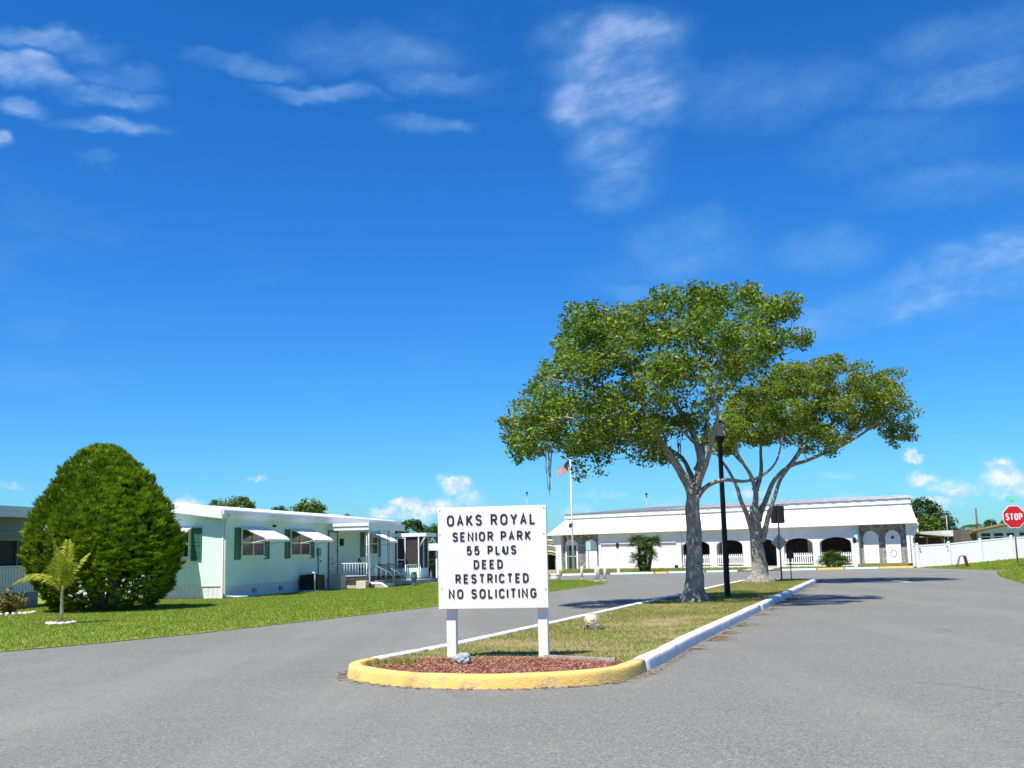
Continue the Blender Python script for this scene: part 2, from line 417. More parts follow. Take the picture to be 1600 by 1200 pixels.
class MB:
    def __init__(s): s.v = []; s.f = []; s.mi = []; s.sm = []

    def add(s, vs, fs, mi=0, smooth=False):
        o = len(s.v); s.v += [tuple(p) for p in vs]
        for f in fs:
            s.f.append(tuple(i + o for i in f)); s.mi.append(mi); s.sm.append(smooth)
        return s

    def box(s, x0, x1, y0, y1, z0, z1, mi=0):
        vs = [(x, y, z) for z in (z0, z1) for y in (y0, y1) for x in (x0, x1)]
        return s.add(vs, [(0, 2, 3, 1), (4, 5, 7, 6), (0, 1, 5, 4), (2, 6, 7, 3), (0, 4, 6, 2), (1, 3, 7, 5)], mi)

    def prism(s, poly, a0, a1, axis='y', mi=0):
        """extrude a 2-D polygon; axis is the extrusion direction"""
        n = len(poly)

        def P(p, a):
            return {'y': (p[0], a, p[1]), 'x': (a, p[0], p[1]), 'z': (p[0], p[1], a)}[axis]
        vs = [P(p, a0) for p in poly] + [P(p, a1) for p in poly]
        fs = [tuple(range(n))[::-1], tuple(range(n, 2 * n))] + [(i, (i + 1) % n, n + (i + 1) % n, n + i) for i in range(n)]
        return s.add(vs, fs, mi)

    def tube(s, pts, rad, sides=8, caps=True, mi=0, wob=0.0, smooth=True):
        pts = [Vector(p) for p in pts]; n = len(pts)
        if not hasattr(rad, '__len__'): rad = [rad] * n
        vs = []; fs = []; ref = Vector((0.31, 0.17, 0.93))
        for i, p in enumerate(pts):
            t = (pts[min(i + 1, n - 1)] - pts[max(i - 1, 0)]).normalized()
            a = t.cross(ref)
            if a.length < .05: a = t.cross(Vector((1, 0, 0)))
            a.normalize(); bb = t.cross(a)
            for k in range(sides):
                th = 2 * math.pi * k / sides
                r = rad[i]
                d = a * math.cos(th) + bb * math.sin(th)
                if wob: r *= 1 + wob * mnoise.noise((p + d * .5) * 2.2)
                vs.append(p + d * r)
        for i in range(n - 1):
            for k in range(sides):
                k2 = (k + 1) % sides
                fs.append((i * sides + k, i * sides + k2, (i + 1) * sides + k2, (i + 1) * sides + k))
        s.add(vs, fs, mi, smooth)
        if caps:
            o = len(s.v) - n * sides
            s.f.append(tuple(o + k for k in range(sides))[::-1]); s.mi.append(mi); s.sm.append(False)
            o2 = len(s.v) - sides
            s.f.append(tuple(o2 + k for k in range(sides))); s.mi.append(mi); s.sm.append(False)
        return s

    def lathe(s, prof, sides=16, c=(0, 0), mi=0):
        vs = []; fs = []
        for r, z in prof:
            for k in range(sides):
                th = 2 * math.pi * k / sides
                vs.append((c[0] + r * math.cos(th), c[1] + r * math.sin(th), z))
        for i in range(len(prof) - 1):
            for k in range(sides):
                k2 = (k + 1) % sides
                fs.append((i * sides + k, i * sides + k2, (i + 1) * sides + k2, (i + 1) * sides + k))
        s.add(vs, fs, mi, True)
        o = len(s.v) - len(vs)
        s.f.append(tuple(o + k for k in range(sides))[::-1]); s.mi.append(mi); s.sm.append(False)
        o2 = len(s.v) - sides
        s.f.append(tuple(o2 + k for k in range(sides))); s.mi.append(mi); s.sm.append(False)
        return s

    def build(s, name, mats, parent=None, bevel=0.0):
        me = bpy.data.meshes.new(name); me.from_pydata(s.v, [], s.f)
        for m in (mats if isinstance(mats, (list, tuple)) else [mats]): me.materials.append(m)
        me.polygons.foreach_set('material_index', s.mi); me.polygons.foreach_set('use_smooth', s.sm)
        bm = bmesh.new(); bm.from_mesh(me); bmesh.ops.recalc_face_normals(bm, faces=bm.faces)
        if bevel:
            bmesh.ops.bevel(bm, geom=[e for e in bm.edges if len(e.link_faces) == 2 and e.calc_face_angle(0) > .5],
                            offset=bevel, segments=2, affect='EDGES', profile=.6)
        bm.to_mesh(me); bm.free(); me.update()
        o = bpy.data.objects.new(name, me); COL.objects.link(o)
        if parent is not None: o.parent = parent
        return o


def np_mesh(name, verts, nper, mats, parent=None, idx=None):
    """many small faces from numpy: verts (n, nper, 3)"""
    n = len(verts); me = bpy.data.meshes.new(name)
    me.vertices.add(n * nper); me.vertices.foreach_set('co', np.ascontiguousarray(verts, dtype=np.float32).ravel())
    me.loops.add(n * nper); me.loops.foreach_set('vertex_index', np.arange(n * nper, dtype=np.int32))
    me.polygons.add(n); me.polygons.foreach_set('loop_start', np.arange(0, n * nper, nper, dtype=np.int32))
    me.polygons.foreach_set('loop_total', np.full(n, nper, dtype=np.int32))
    for m in (mats if isinstance(mats, (list, tuple)) else [mats]): me.materials.append(m)
    if idx is not None: me.polygons.foreach_set('material_index', np.asarray(idx, dtype=np.int32))
    me.update(calc_edges=True); me.validate()
    o = bpy.data.objects.new(name, me); COL.objects.link(o)
    if parent is not None: o.parent = parent
    return o


def tag(o, label=None, cat=None, group=None, kind=None):
    if label: o['label'] = label
    if cat: o['category'] = cat
    if group: o['group'] = group
    if kind: o['kind'] = kind
    return o


def thing(name, label, cat, loc=(0, 0, 0), rz=0.0, group=None):
    o = bpy.data.objects.new(name, None); COL.objects.link(o)
    o.empty_display_size = .3; o.location = loc; o.rotation_euler = (0, 0, rz)
    return tag(o, label, cat, group)


def dup(root, loc, rz=None, label=None):
    r = root.copy(); COL.objects.link(r); r.location = loc
    if rz is not None: r.rotation_euler = (0, 0, rz)
    if label: r['label'] = label
    for ch in list(root.children):
        c = ch.copy(); COL.objects.link(c); c.parent = r
        for g in list(ch.children):
            d = g.copy(); COL.objects.link(d); d.parent = c
    return r


def smooth_path(pts, per=4):
    pts = [Vector(p) for p in pts]; out = []
    for i in range(len(pts) - 1):
        p0 = pts[max(i - 1, 0)]; p1 = pts[i]; p2 = pts[i + 1]; p3 = pts[min(i + 2, len(pts) - 1)]
        for k in range(per):
            t = k / per
            out.append(.5 * ((2 * p1) + (p2 - p0) * t + (2 * p0 - 5 * p1 + 4 * p2 - p3) * t * t + (3 * p1 - p0 - 3 * p2 + p3) * t ** 3))
    out.append(pts[-1]); return out


def inpoly(P, poly):
    poly = np.asarray(poly, float); x, y = P[:, 0], P[:, 1]; r = np.zeros(len(P), bool); j = len(poly) - 1
    for i in range(len(poly)):
        xi, yi = poly[i]; xj, yj = poly[j]
        c = ((yi > y) != (yj > y)) & (x < (xj - xi) * (y - yi) / (yj - yi + 1e-12) + xi)
        r ^= c; j = i
    return r


def sample_poly(poly, n):
    poly = np.asarray(poly, float); lo = poly.min(0); hi = poly.max(0); out = np.zeros((0, 2))
    while len(out) < n:
        P = RNG.uniform(lo, hi, (n * 2, 2)); out = np.vstack([out, P[inpoly(P, poly)]])
    return out[:n]


def sheet(name, poly, z, m, kind='structure'):
    o = MB().add([(x, y, 0) for x, y in poly], [tuple(range(len(poly)))]).build(name, m)
    o.location.z = z
    # make sure it faces up
    if o.data.polygons[0].normal.z < 0: o.data.flip_normals()
    o['kind'] = kind
    return o


def blades(name, P, z, h, w, m, lean=.5, kind='stuff'):
    """grass: one bent-over triangle pair per blade"""
    n = len(P); a = RNG.uniform(0, 2 * np.pi, n); hh = h * RNG.uniform(.45, 1.25, n); ww = w * RNG.uniform(.6, 1.3, n)
    la = RNG.uniform(0, 2 * np.pi, n); lm = RNG.uniform(0, lean, n) * hh
    d = np.stack([np.cos(a), np.sin(a)], 1) * ww[:, None] / 2
    V = np.zeros((n, 3, 3)); zz = np.broadcast_to(np.asarray(z, float), (n,))
    V[:, 0, :2] = P - d; V[:, 1, :2] = P + d; V[:, 0, 2] = zz - .01; V[:, 1, 2] = zz - .01
    V[:, 2, 0] = P[:, 0] + np.cos(la) * lm; V[:, 2, 1] = P[:, 1] + np.sin(la) * lm; V[:, 2, 2] = zz + hh
    o = np_mesh(name, V, 3, m); o['kind'] = kind
    return o


# ------------------------------------------------------------------ ground and roads
G = sheet('ground', [(-1500, -200), (1500, -200), (1500, 3000), (-1500, 3000)], -.02, GRASSFAR)
road_poly = [(-60, -30), (60, -30), (60, 76), (-60, 76)]
R_ = sheet('asphalt_road', road_poly, 0.0, ASPH)
lawn_poly = [(-60, 11.1), (-16, 12.6), (-11.55, 15.6), (-8.97, 19.3), (-8.25, 20.3), (-6.69, 22.8), (-4.6, 27.5), (-2.35, 32.66), (1.25, 42.7), (2.75, 47.2), (4.24, 51.9), (4.15, 56), (3.55, 59.9), (-8, 60.1), (-60, 61.9)]
LW = sheet('lawn', lawn_poly, .012, LAWN)
P = sample_poly([(-20, 15), (-11.55, 15.6), (-8.97, 19.3), (-8.25, 20.3), (-6.69, 22.8), (-4.6, 27.5), (-2.35, 32.66), (1.25, 42.7), (2.75, 47.2), (4.24, 51.9), (3.5, 59.5), (-6, 60), (-11, 43), (-17, 44), (-19, 36)], 300000)
P = P + RNG.normal(0, .07, P.shape)
blades('lawn_grass', P, .012, .042, .024, BLADE, 1.0)

# right verge with a low rise along the fence


def verge_z(x, y):
    s = np.clip((x - 26.5) / 7.5, 0, 1); s = s * s * (3 - 2 * s)
    q = np.clip((y - 59.8) / 3.6, 0, 1); q = q * q * (3 - 2 * q)
    return .02 + .42 * s * q


xs = np.linspace(26.32, 60, 60); ys = np.linspace(60.0, 90, 44)
mb = MB(); vs = [(x, y, float(verge_z(x, y))) for y in ys for x in xs]
vs = [(max(x, 26.32 + max(0, (61.5 - y)) * .8), y, z) for x, y, z in vs]
nx = len(xs)
mb.add(vs, [(j * nx + i, j * nx + i + 1, (j + 1) * nx + i + 1, (j + 1) * nx + i) for j in range(len(ys) - 1) for i in range(nx - 1)], 0, True)
V_ = mb.build('verge', LAWN); V_['kind'] = 'structure'
P = sample_poly([(27.4, 60.4), (50, 61.2), (50, 74), (26.5, 72), (26.6, 62.2)], 60000)
blades('verge_grass', P, verge_z(P[:, 0], P[:, 1]), .09, .05, BLADE, .8)
near_verge = [(14.2, 13.1), (22, 7.1), (60, 6.1), (60, 57.9), (27.1, 58.7), (24.5, 56.4), (21.6, 49.4), (18.1, 39.2), (14.7, 24.9)]
NV = sheet('roadside_lawn', near_verge, .012, LAWN)
P = sample_poly([(18.1, 39.2), (21.6, 49.4), (24.5, 56.4), (27.1, 58.6), (36, 58.2), (36, 50), (27, 38)], 60000)
blades('roadside_grass', P, .012, .07, .04, BLADE, .8)

# strip in front of the community building
strip = [(2.6, 72.7), (26.2, 72.45), (27.5, 74.2), (3.9, 94), (-2, 94), (-4, 73)]
ST = sheet('front_strip', strip, .05, ISL)
P = sample_poly([(2.8, 72.9), (26.0, 72.6), (27.2, 74.2), (4.2, 93)], 26000)
P = P[(np.abs(P[:, 0] - 15.6 - (P[:, 1] - 72) * .32) > 1.0)]
blades('strip_grass', P, .05, .10, .05, ISLB, .8)
wk = sheet('entrance_path', [(14.7, 72.5), (16.6, 72.5), (19.7, 81.0), (17.9, 82.6)], .062, CONC)

# ------------------------------------------------------------------ island
left = [(9.15, 46.3), (6.3, 38.3), (3.4, 30.0), (.5, 21.8), (-1.0, 17.6), (-1.95, 15.35)]
nose = [(-2.2, 14.5), (-2.0, 13.75), (-1.26, 12.95), (-.2, 12.56), (.75, 12.75), (1.25, 13.2), (1.62, 14.05)]
right = [(2.3, 16.1), (3.11, 18.6), (5.9, 26.8), (8.9, 35.6), (11.9, 44.4), (12.65, 46.6)]
far = [(12.72, 47.5), (12.0, 48.2), (10.8, 48.3), (9.8, 47.7)]


def dense(pts, step=.22, jit=.012):
    pp = smooth_path([(x, y, 0) for x, y in pts], 14); out = [pp[0]]
    for a in pp[1:]:
        if (a - out[-1]).length > step: out.append(a)
    out.append(pp[-1])
    return out


full = left + nose + right + far + [left[0]]
path = dense(full)


def normals(path):
    out = []
    for i, p in enumerate(path):
        t = (path[min(i + 1, len(path) - 1)] - path[max(i - 1, 0)]).normalized()
        out.append(Vector((-t.y, t.x, 0)))      # inward (path runs anticlockwise)
    return out


nrm = normals(path)
KW = .20; KH = .155
prof = [(0, 0), (.018, .10), (.026, .130), (.038, .145), (.06, .152), (.13, .154), (.185, .15), (.2, .135), (.2, .0)]
root = bpy.data.objects.new('island_kerb', None); COL.objects.link(root); root['kind'] = 'structure'


def kerb_section(i0, i1, m, parent, label=None):
    mb = MB(); vs = []; k = len(prof)
    for i in range(i0, i1 + 1):
        for d, z in prof:
            if i == i0: z *= .992
            w = mnoise.noise(Vector((path[i].x * 1.7, path[i].y * 1.7, d * 4))) * .012
            p = path[i] + nrm[i] * (d + w)
            vs.append((p.x, p.y, z + w * .6 if z > .05 else z - .02))
    fs = []
    for i in range(i1 - i0):
        for q in range(k - 1):
            fs.append((i * k + q, i * k + q + 1, (i + 1) * k + q + 1, (i + 1) * k + q))
    mb.add(vs, fs, 0, True)
    mb.f += [tuple(range(k)), tuple(len(vs) - k + q for q in range(k))[::-1]]; mb.mi += [0, 0]; mb.sm += [False, False]
    o = mb.build('kerb_section', m, parent)
    if label: o['label'] = label
    return o


iy0 = min(range(len(path)), key=lambda i: (path[i] - Vector((-2.06, 15.0, 0))).length)
iy1 = min(range(len(path)), key=lambda i: (path[i] - Vector((1.62, 14.05, 0))).length)
i = 0
while i < iy0:
    j = min(i + 30, iy0)
    if iy0 - j < 5: j = iy0
    kerb_section(i, j, KERBW, root); i = j
midn = (iy0 + iy1) // 2 - 2
kerb_section(iy0, midn, YELLOW, root, 'yellow painted rounded kerb nose'); kerb_section(midn, iy1, YELLOW, root, 'yellow painted rounded kerb nose')
i = iy1
while i < len(path) - 1:
    j = min(i + 30, len(path) - 1)
    if len(path) - 1 - j < 5: j = len(path) - 1
    kerb_section(i, j, KERBW, root); i = j
inner = [(p + n * .17) for p, n in zip(path, nrm)]
ipoly = [(p.x, p.y) for p in inner][:-1]


def isl_z(x, y):
    return .115 + .025 * np.sin(x * 1.3 + y * .4) * np.sin(y * .7)


bm = bmesh.new()
fv = [bm.verts.new((x, y, .115)) for x, y in ipoly]; bm.faces.new(fv)
me = bpy.data.meshes.new('island_lawn'); bm.normal_update(); bm.to_mesh(me); bm.free(); me.materials.append(ISL)
il = bpy.data.objects.new('island_lawn', me); COL.objects.link(il); il['kind'] = 'structure'
if me.polygons[0].normal.z < 0: me.flip_normals()
mulch_line = [(-2.2, 15.5), (-1.4, 15.15), (-.3, 15.0), (.5, 14.75), (1.0, 14.35), (1.75, 14.1)]
mpoly = [(x, y) for x, y in ipoly if y < 15.2 and y < (15.15 if x < -1.2 else 14.0)]
mpoly = [(p.x, p.y) for p in inner if p.y < 15.0 and not (p.x > .8 and p.y > 13.95)]
mpoly = mpoly + [(1.35, 13.95), (1.0, 14.25), (.5, 14.65), (-.3, 14.9), (-1.2, 15.02)]
ms = sheet('mulch_bed', mpoly, .135, MULCH)
PM = sample_poly(mpoly, 11000); n = len(PM)
ang = RNG.uniform(0, 2 * np.pi, n); ln = RNG.uniform(.012, .04, n); wd = RNG.uniform(.005, .012, n); tl = RNG.uniform(-.4, .4, n)
cz = .135 + RNG.uniform(.002, .022, n)
u = np.stack([np.cos(ang) * np.cos(tl), np.sin(ang) * np.cos(tl), np.sin(tl)], 1) * ln[:, None] / 2
v = np.stack([-np.sin(ang), np.cos(ang), RNG.uniform(-.5, .5, n)], 1) * wd[:, None] / 2
c = np.stack([PM[:, 0], PM[:, 1], cz], 1)
mc = np_mesh('mulch_chips', np.stack([c - u - v, c + u - v, c + u + v, c - u + v], 1), 4, CHIP); mc['kind'] = 'stuff'
grass_poly = [(p.x, p.y) for p in [(q + m_ * .2) for q, m_ in zip(path, nrm)]][:-1]
P = sample_poly(grass_poly, 150000)
keep = ~inpoly(P, mpoly)
P = P[keep]
dens = np.array([mnoise.noise(Vector((x * .55, y * .55, 3.0))) for x, y in P]) + .55 * np.array([mnoise.noise(Vector((x * 2.1, y * 2.1, 8.0))) for x, y in P])
P = P[RNG.uniform(-.55, .55, len(P)) < dens + .22]
blades('island_grass', P, .115, .036, .012, ISLB, 1.2)
P = sample_poly([(-1.95, 14.0), (-1.4, 13.9), (-1.2, 14.4), (-1.5, 14.8), (-1.95, 14.6)], 500)
P = P[RNG.random(len(P)) < .9]
blades('weed_patch', P, .135, .06, .018, BLADE, .9)
# board edging strip at the back of the mulch
mb = MB(); mb.box(-.55, .55, -.02, .02, 0, .05); ed = mb.build('timber_edging', mat('grey_pink_timber', (.42, .34, .30), .9, (.30, .25, .22), 12))
ed.location = (.78, 14.28, .13); ed.rotation_euler = (0, 0, math.radians(-38)); tag(ed, 'thin grey timber edging strip at the back right of the red mulch', 'garden edging')

# pine straw lying along the right kerb
P = []
for k in range(5200):
    tpos = random.random() ** 1.2
    a = Vector((2.3, 16.1)).lerp(Vector((11.9, 44.4)), tpos)
    clump = mnoise.noise(Vector((tpos * 26, 3, 1)))
    if clump < .05: continue
    d = abs(random.gauss(0, .13)) * (1 + clump * 2.0)
    P.append((a.x + .03 + d, a.y - .02 - d * .2))
P = np.array(P); n = len(P); ang = RNG.uniform(0, 2 * np.pi, n); ln = RNG.uniform(.06, .16, n)
u = np.stack([np.cos(ang), np.sin(ang), np.zeros(n)], 1) * ln[:, None] / 2; v = np.stack([-np.sin(ang), np.cos(ang), np.zeros(n)], 1) * .006
c = np.stack([P[:, 0], P[:, 1], np.full(n, .008)], 1)
ps_ = np_mesh('pine_straw', np.stack([c - u - v, c + u - v, c + u + v, c - u + v], 1), 4, STRAW); ps_['kind'] = 'stuff'
DB = []
for p_, n_ in zip(path, nrm):
    for _ in range(34):
        if mnoise.noise(Vector((p_.x * .8, p_.y * .8, 4))) + random.uniform(-.5, .5) < -.05: continue
        q_ = p_ - n_ * abs(random.gauss(0, .045)) + Vector((random.uniform(-.12, .12), random.uniform(-.12, .12), 0)) * .9
        if (q_ - p_).dot(n_) > 0: continue
        DB.append((q_.x, q_.y))
P = np.array(DB); n = len(P); ang = RNG.uniform(0, 2 * np.pi, n); ln = RNG.uniform(.02, .08, n); wd = RNG.uniform(.006, .02, n)
u = np.stack([np.cos(ang), np.sin(ang), RNG.uniform(-.1, .1, n)], 1) * ln[:, None] / 2; v = np.stack([-np.sin(ang), np.cos(ang), RNG.uniform(-.3, .3, n)], 1) * wd[:, None] / 2
c = np.stack([P[:, 0], P[:, 1], np.full(n, .010)], 1)
db_ = np_mesh('gutter_debris', np.stack([c - u - v, c + u - v, c + u + v, c - u + v], 1), 4, mat('dry_leaf_litter', (.22, .15, .08), .95, (.13, .09, .05), 6, island=.5)); db_['kind'] = 'stuff'
# worn lane dash
a = gp(1405, 905); b2 = gp(1418, 910)
dash = sheet('lane_dash', [(15.95, 47.2), (16.25, 47.2), (16.0, 44.6), (15.7, 44.6)], .004, mat('worn_white_paint', (.60, .60, .58), .8, (.4, .4, .39), 9))

# ------------------------------------------------------------------ stroke lettering


def arc(cx, cy, rx, ry, a0, a1, n=9):
    return [(cx + rx * math.cos(math.radians(a0 + (a1 - a0) * k / n)), cy + ry * math.sin(math.radians(a0 + (a1 - a0) * k / n))) for k in range(n + 1)]


W = .56
FONT = {
    'O': (W + .06, [arc(.31, .69, .31, .31, 0, 180) + arc(.31, .31, .31, .31, 180, 360) + [(.62, .69)]]),
    'A': (W, [[(0, 0), (.28, 1), (.56, 0)], [(.1, .32), (.46, .32)]]),
    'K': (W - .02, [[(0, 0), (0, 1)], [(.52, 1), (.02, .40)], [(.16, .56), (.54, 0)]]),
    'S': (.54, [arc(.27, .76, .26, .24, 20, 180, 8)[:-1] + [(.01, .74)] + arc(.27, .74, .26, .22, 190, 262, 4) + arc(.27, .26, .27, .26, 80, -160, 12)]),
    'R': (.56, [[(0, 0), (0, 1), (.3, 1)] + arc(.3, .74, .24, .26, 80, -90, 8) + [(0, .48)], [(.26, .48), (.55, 0)]]),
    'Y': (.58, [[(0, 1), (.29, .48), (.58, 1)], [(.29, .48), (.29, 0)]]),
    'L': (.46, [[(0, 1), (0, 0), (.46, 0)]]),
    'E': (.48, [[(.48, 1), (0, 1), (0, 0), (.48, 0)], [(0, .52), (.40, .52)]]),
    'N': (.56, [[(0, 0), (0, 1), (.56, 0), (.56, 1)]]),
    'I': (0.0, [[(0, 0), (0, 1)]]),
    'P': (.54, [[(0, 0), (0, 1), (.28, 1)] + arc(.28, .72, .26, .28, 80, -90, 8) + [(0, .44)]]),
    '5': (.52, [[(.48, 1), (.07, 1), (.03, .54)] + arc(.25, .32, .27, .32, 120, -150, 12)]),
    'U': (.56, [[(0, 1), (0, .28)] + arc(.28, .28, .28, .28, 180, 360) + [(.56, 1)]]),
    'D': (.56, [[(0, 0), (0, 1), (.24, 1)] + arc(.24, .68, .32, .32, 80, 0, 5) + arc(.24, .32, .32, .32, 0, -80, 5) + [(.24, 0), (0, 0)]]),
    'T': (.54, [[(0, 1), (.54, 1)], [(.27, 1), (.27, 0)]]),
    'C': (.56, [arc(.3, .70, .29, .30, 20, 180, 8) + arc(.3, .30, .29, .30, 180, 340, 8)]),
    'G': (.58, [arc(.3, .70, .29, .30, 20, 180, 8) + arc(.3, .30, .29, .30, 180, 360, 8) + [(.59, .46), (.34, .46)]]),
}


def stroke_mesh(strokes, h, th, depth):
    """flat raised strokes with rounded joints, each piece at its own tiny height so no faces coincide"""
    mb = MB(); k = 0
    for st in strokes:
        pts = [Vector((x * h, 0, z * h)) for x, z in st]
        # sweep a rounded-rectangular ribbon along the polyline with mitred joints
        n = len(pts); closed = (pts[0] - pts[-1]).length < 1e-4
        L_, R2 = [], []
        for i in range(n):
            t0 = (pts[i] - pts[i - 1]).normalized() if i > 0 else ((pts[0] - pts[-2]).normalized() if closed else (pts[1] - pts[0]).normalized())
            t1 = (pts[i + 1] - pts[i]).normalized() if i < n - 1 else ((pts[1] - pts[0]).normalized() if closed else t0)
            t = (t0 + t1).normalized(); nn = Vector((-t.z, 0, t.x)); sc = 1 / max(.45, t.dot(t1))
            e = Vector((0, 0, 0))
            L_.append(pts[i] + nn * th / 2 * sc); R2.append(pts[i] - nn * th / 2 * sc)
        y0 = 0.004; y1 = -depth - k * .0006; k += 1
        vs = []
        for i in range(n):
            for p, y in ((L_[i], y0), (L_[i], y1), (R2[i], y1), (R2[i], y0)): vs.append((p.x, y, p.z))
        fs = []
        for i in range(n - 1):
            for q in range(4):
                fs.append((i * 4 + q, i * 4 + (q + 1) % 4, (i + 1) * 4 + (q + 1) % 4, (i + 1) * 4 + q))
        if not closed: fs += [(0, 1, 2, 3), tuple(n * 4 - 4 + q for q in range(4))[::-1]]
        mb.add(vs, fs, 0, False)
    return mb


LETTER_CACHE = {}


def put_text(text, x0, x1, zc, h, th, y, depth, m, parent, sq=1.0):
    # natural spans; gaps chosen so that the line runs from x0 to x1
    wsum = 0; ngap = 0; prev = None
    for ch in text:
        if ch == ' ': ngap += 4.3
        else:
            wsum += FONT[ch][0] * h * sq + th
            if prev is not None and prev != ' ': ngap += 1
        prev = ch
    gap = (x1 - x0 - wsum) / max(ngap, 1); x = x0; prev = None
    for ch in text:
        if ch == ' ': x += 4.3 * gap; prev = ch; continue
        if prev is not None and prev != ' ': x += gap
        w = FONT[ch][0] * h * sq
        key = (ch, h, th, depth, m.name)
        if key not in LETTER_CACHE:
            st = [[(px * sq, pz) for px, pz in s_] for s_ in FONT[ch][1]]
            o = stroke_mesh(st, h - th, th, depth).build('letter', m, parent)
            LETTER_CACHE[key] = o.data
        else:
            o = bpy.data.objects.new('letter', LETTER_CACHE[key]); COL.objects.link(o); o.parent = parent
        k = (h - th) / h
        o.location = (x + th / 2 + w * (1 - k) / 2, y, zc - (h - th) / 2)
        x += w + th; prev = ch


# ------------------------------------------------------------------ entrance sign
rz = math.atan2(14.87 - 15.13, 1.49)
SG = thing('entrance_sign', 'white square sign board lettered OAKS ROYAL SENIOR PARK standing on two posts in red mulch', 'sign', (-.315, 15.0, .12), rz)
bw = .755; zb = .65; zt = 2.02
mb = MB(); mb.box(-bw, bw, -.035, .035, zb, zt); mb.build('board', WHITE, SG, bevel=.006)
for sx in (-.60, .66):
    mb = MB(); mb.box(sx - .065, sx + .065, .037, .167, -.1, 1.9); mb.build('post', WHITE, SG, bevel=.006)
mb = MB(); mb.box(-.70, -.50, .0375, .05, zb - .02, zb + .03); 
H = zt - zb


def bx_(u): return -bw + 2 * bw * u


for text, u0, u1, v, hh in (('OAKS ROYAL', .082, .905, .130, .150), ('SENIOR PARK', .132, .860, .292, .128), ('55 PLUS', .262, .725, .430, .122),
                            ('DEED', .325, .600, .568, .122), ('RESTRICTED', .155, .832, .706, .125), ('NO SOLICITING', .092, .898, .853, .128)):
    put_text(text, bx_(u0), bx_(u1), zt - H * v, hh, .0235 if hh > .14 else .0215, -.036, .007, LETTER, SG, .98)
for k, (ux, uz) in enumerate(((.02, .03), (.98, .03), (.03, .80), (.975, .28), (.02, .27), (.98, .82))):
    mb = MB(); mb.lathe([(.009, 0), (.009, .004)], 10); s_ = mb.build('bolt', GREYMETAL, SG)
    s_.rotation_euler = (math.pi / 2, 0, 0); s_.location = (bx_(ux), -.0352, zt - H * uz)

# rock-shaped landscape light cover by the left post
mb = MB(); bm = bmesh.new(); bmesh.ops.create_icosphere(bm, subdivisions=4, radius=1)
for vtx in bm.verts:
    p = vtx.co.copy(); nse = mnoise.noise(p * 1.7) * .22 + mnoise.noise(p * 4.5) * .12 + mnoise.noise(p * 11) * .05
    cav = 0
    for hx, hy, hz, hr in ((-.35, -.9, .15, .32), (.45, -.85, .2, .27), (.8, -.5, -.05, .25), (.05, -.95, -.1, .18), (.0, -.3, .95, .25)):
        dd = (p - Vector((hx, hy, hz)).normalized()).length
        if dd < hr: cav -= .28 * (1 - dd / hr)
    r = 1 + nse + cav
    vtx.co = Vector((p.x * r * .135, p.y * r * .10, max(p.z * r * .105, -.05)))
me = bpy.data.meshes.new('garden_rock'); bm.to_mesh(me); bm.free(); me.materials.append(ROCKM)
for p in me.polygons: p.use_smooth = True
rk = bpy.data.objects.new('garden_rock', me); COL.objects.link(rk); rk.location = (-.70, 14.15, .18); rk.scale = (.92, .92, .85)
tag(rk, 'blue-grey pitted rock lying on the mulch at the foot of the left sign post', 'rock')

# flood light in the island grass
FL = thing('ground_floodlight', 'round cream floodlight on a dark mound in the island grass right of the sign', 'light', (1.36, 20.1, .115), math.radians(12)); FL.scale = (.8, .8, .8)
mb = MB(); bm = bmesh.new(); bmesh.ops.create_icosphere(bm, subdivisions=3, radius=1)
for vtx in bm.verts:
    p = vtx.co; r = 1 + mnoise.noise(p * 2.5) * .25
    vtx.co = Vector((p.x * r * .24 + .05, p.y * r * .2, max(p.z * r * .13, -.02)))
me = bpy.data.meshes.new('base_mound'); bm.to_mesh(me); bm.free(); me.materials.append(mat('dark_soil_mound', (.075, .062, .05), .95, (.13, .11, .085), 9, bump=.8, bscale=30))
o = bpy.data.objects.new('base_mound', me); COL.objects.link(o); o.parent = FL
mb = MB(); mb.lathe([(.05, -.10), (.10, -.06), (.155, .0), (.165, .03), (.15, .04)], 20); hd = mb.build('housing', mat('cream_enamel', (.46, .45, .36), .45), FL)
hd.location = (-.03, -.03, .21); hd.rotation_euler = (math.radians(62), 0, math.radians(-10))
mb = MB(); mb.lathe([(.145, .041), (.11, .062), (.06, .075), (.01, .08)], 20); ln_ = mb.build('lens', LENS, hd)
mb = MB(); mb.lathe([(.072, .072), (.068, .088), (.02, .096)], 16); mb.build('bulb_cover', mat('bright_lens_centre', (.72, .68, .45), .15), hd)
mb = MB(); mb.box(-.02, .02, -.02, .02, .05, .2); mb.build('bracket', BLACK, FL)
mb = MB(); mb.box(.05, .13, -.14, -.06, .05, .12); mb.build('junction_box', mat('pale_grey_plastic', (.45, .47, .45), .6), FL, bevel=.008)

# ------------------------------------------------------------------ street lamp
LP = thing('street_lamp', 'black square street lamp post with tapered lantern standing beside the front oak', 'street lamp', (6.10, 32.06, .1), math.radians(8))
mb = MB(); mb.add([(-.07, -.07, 0), (.07, -.07, 0), (.07, .07, 0), (-.07, .07, 0), (-.05, -.05, 4.45), (.05, -.05, 4.45), (.05, .05, 4.45), (-.05, .05, 4.45)],
                  [(0, 3, 2, 1), (4, 5, 6, 7), (0, 1, 5, 4), (1, 2, 6, 5), (2, 3, 7, 6), (3, 0, 4, 7)]); mb.build('post', BLACK, LP)


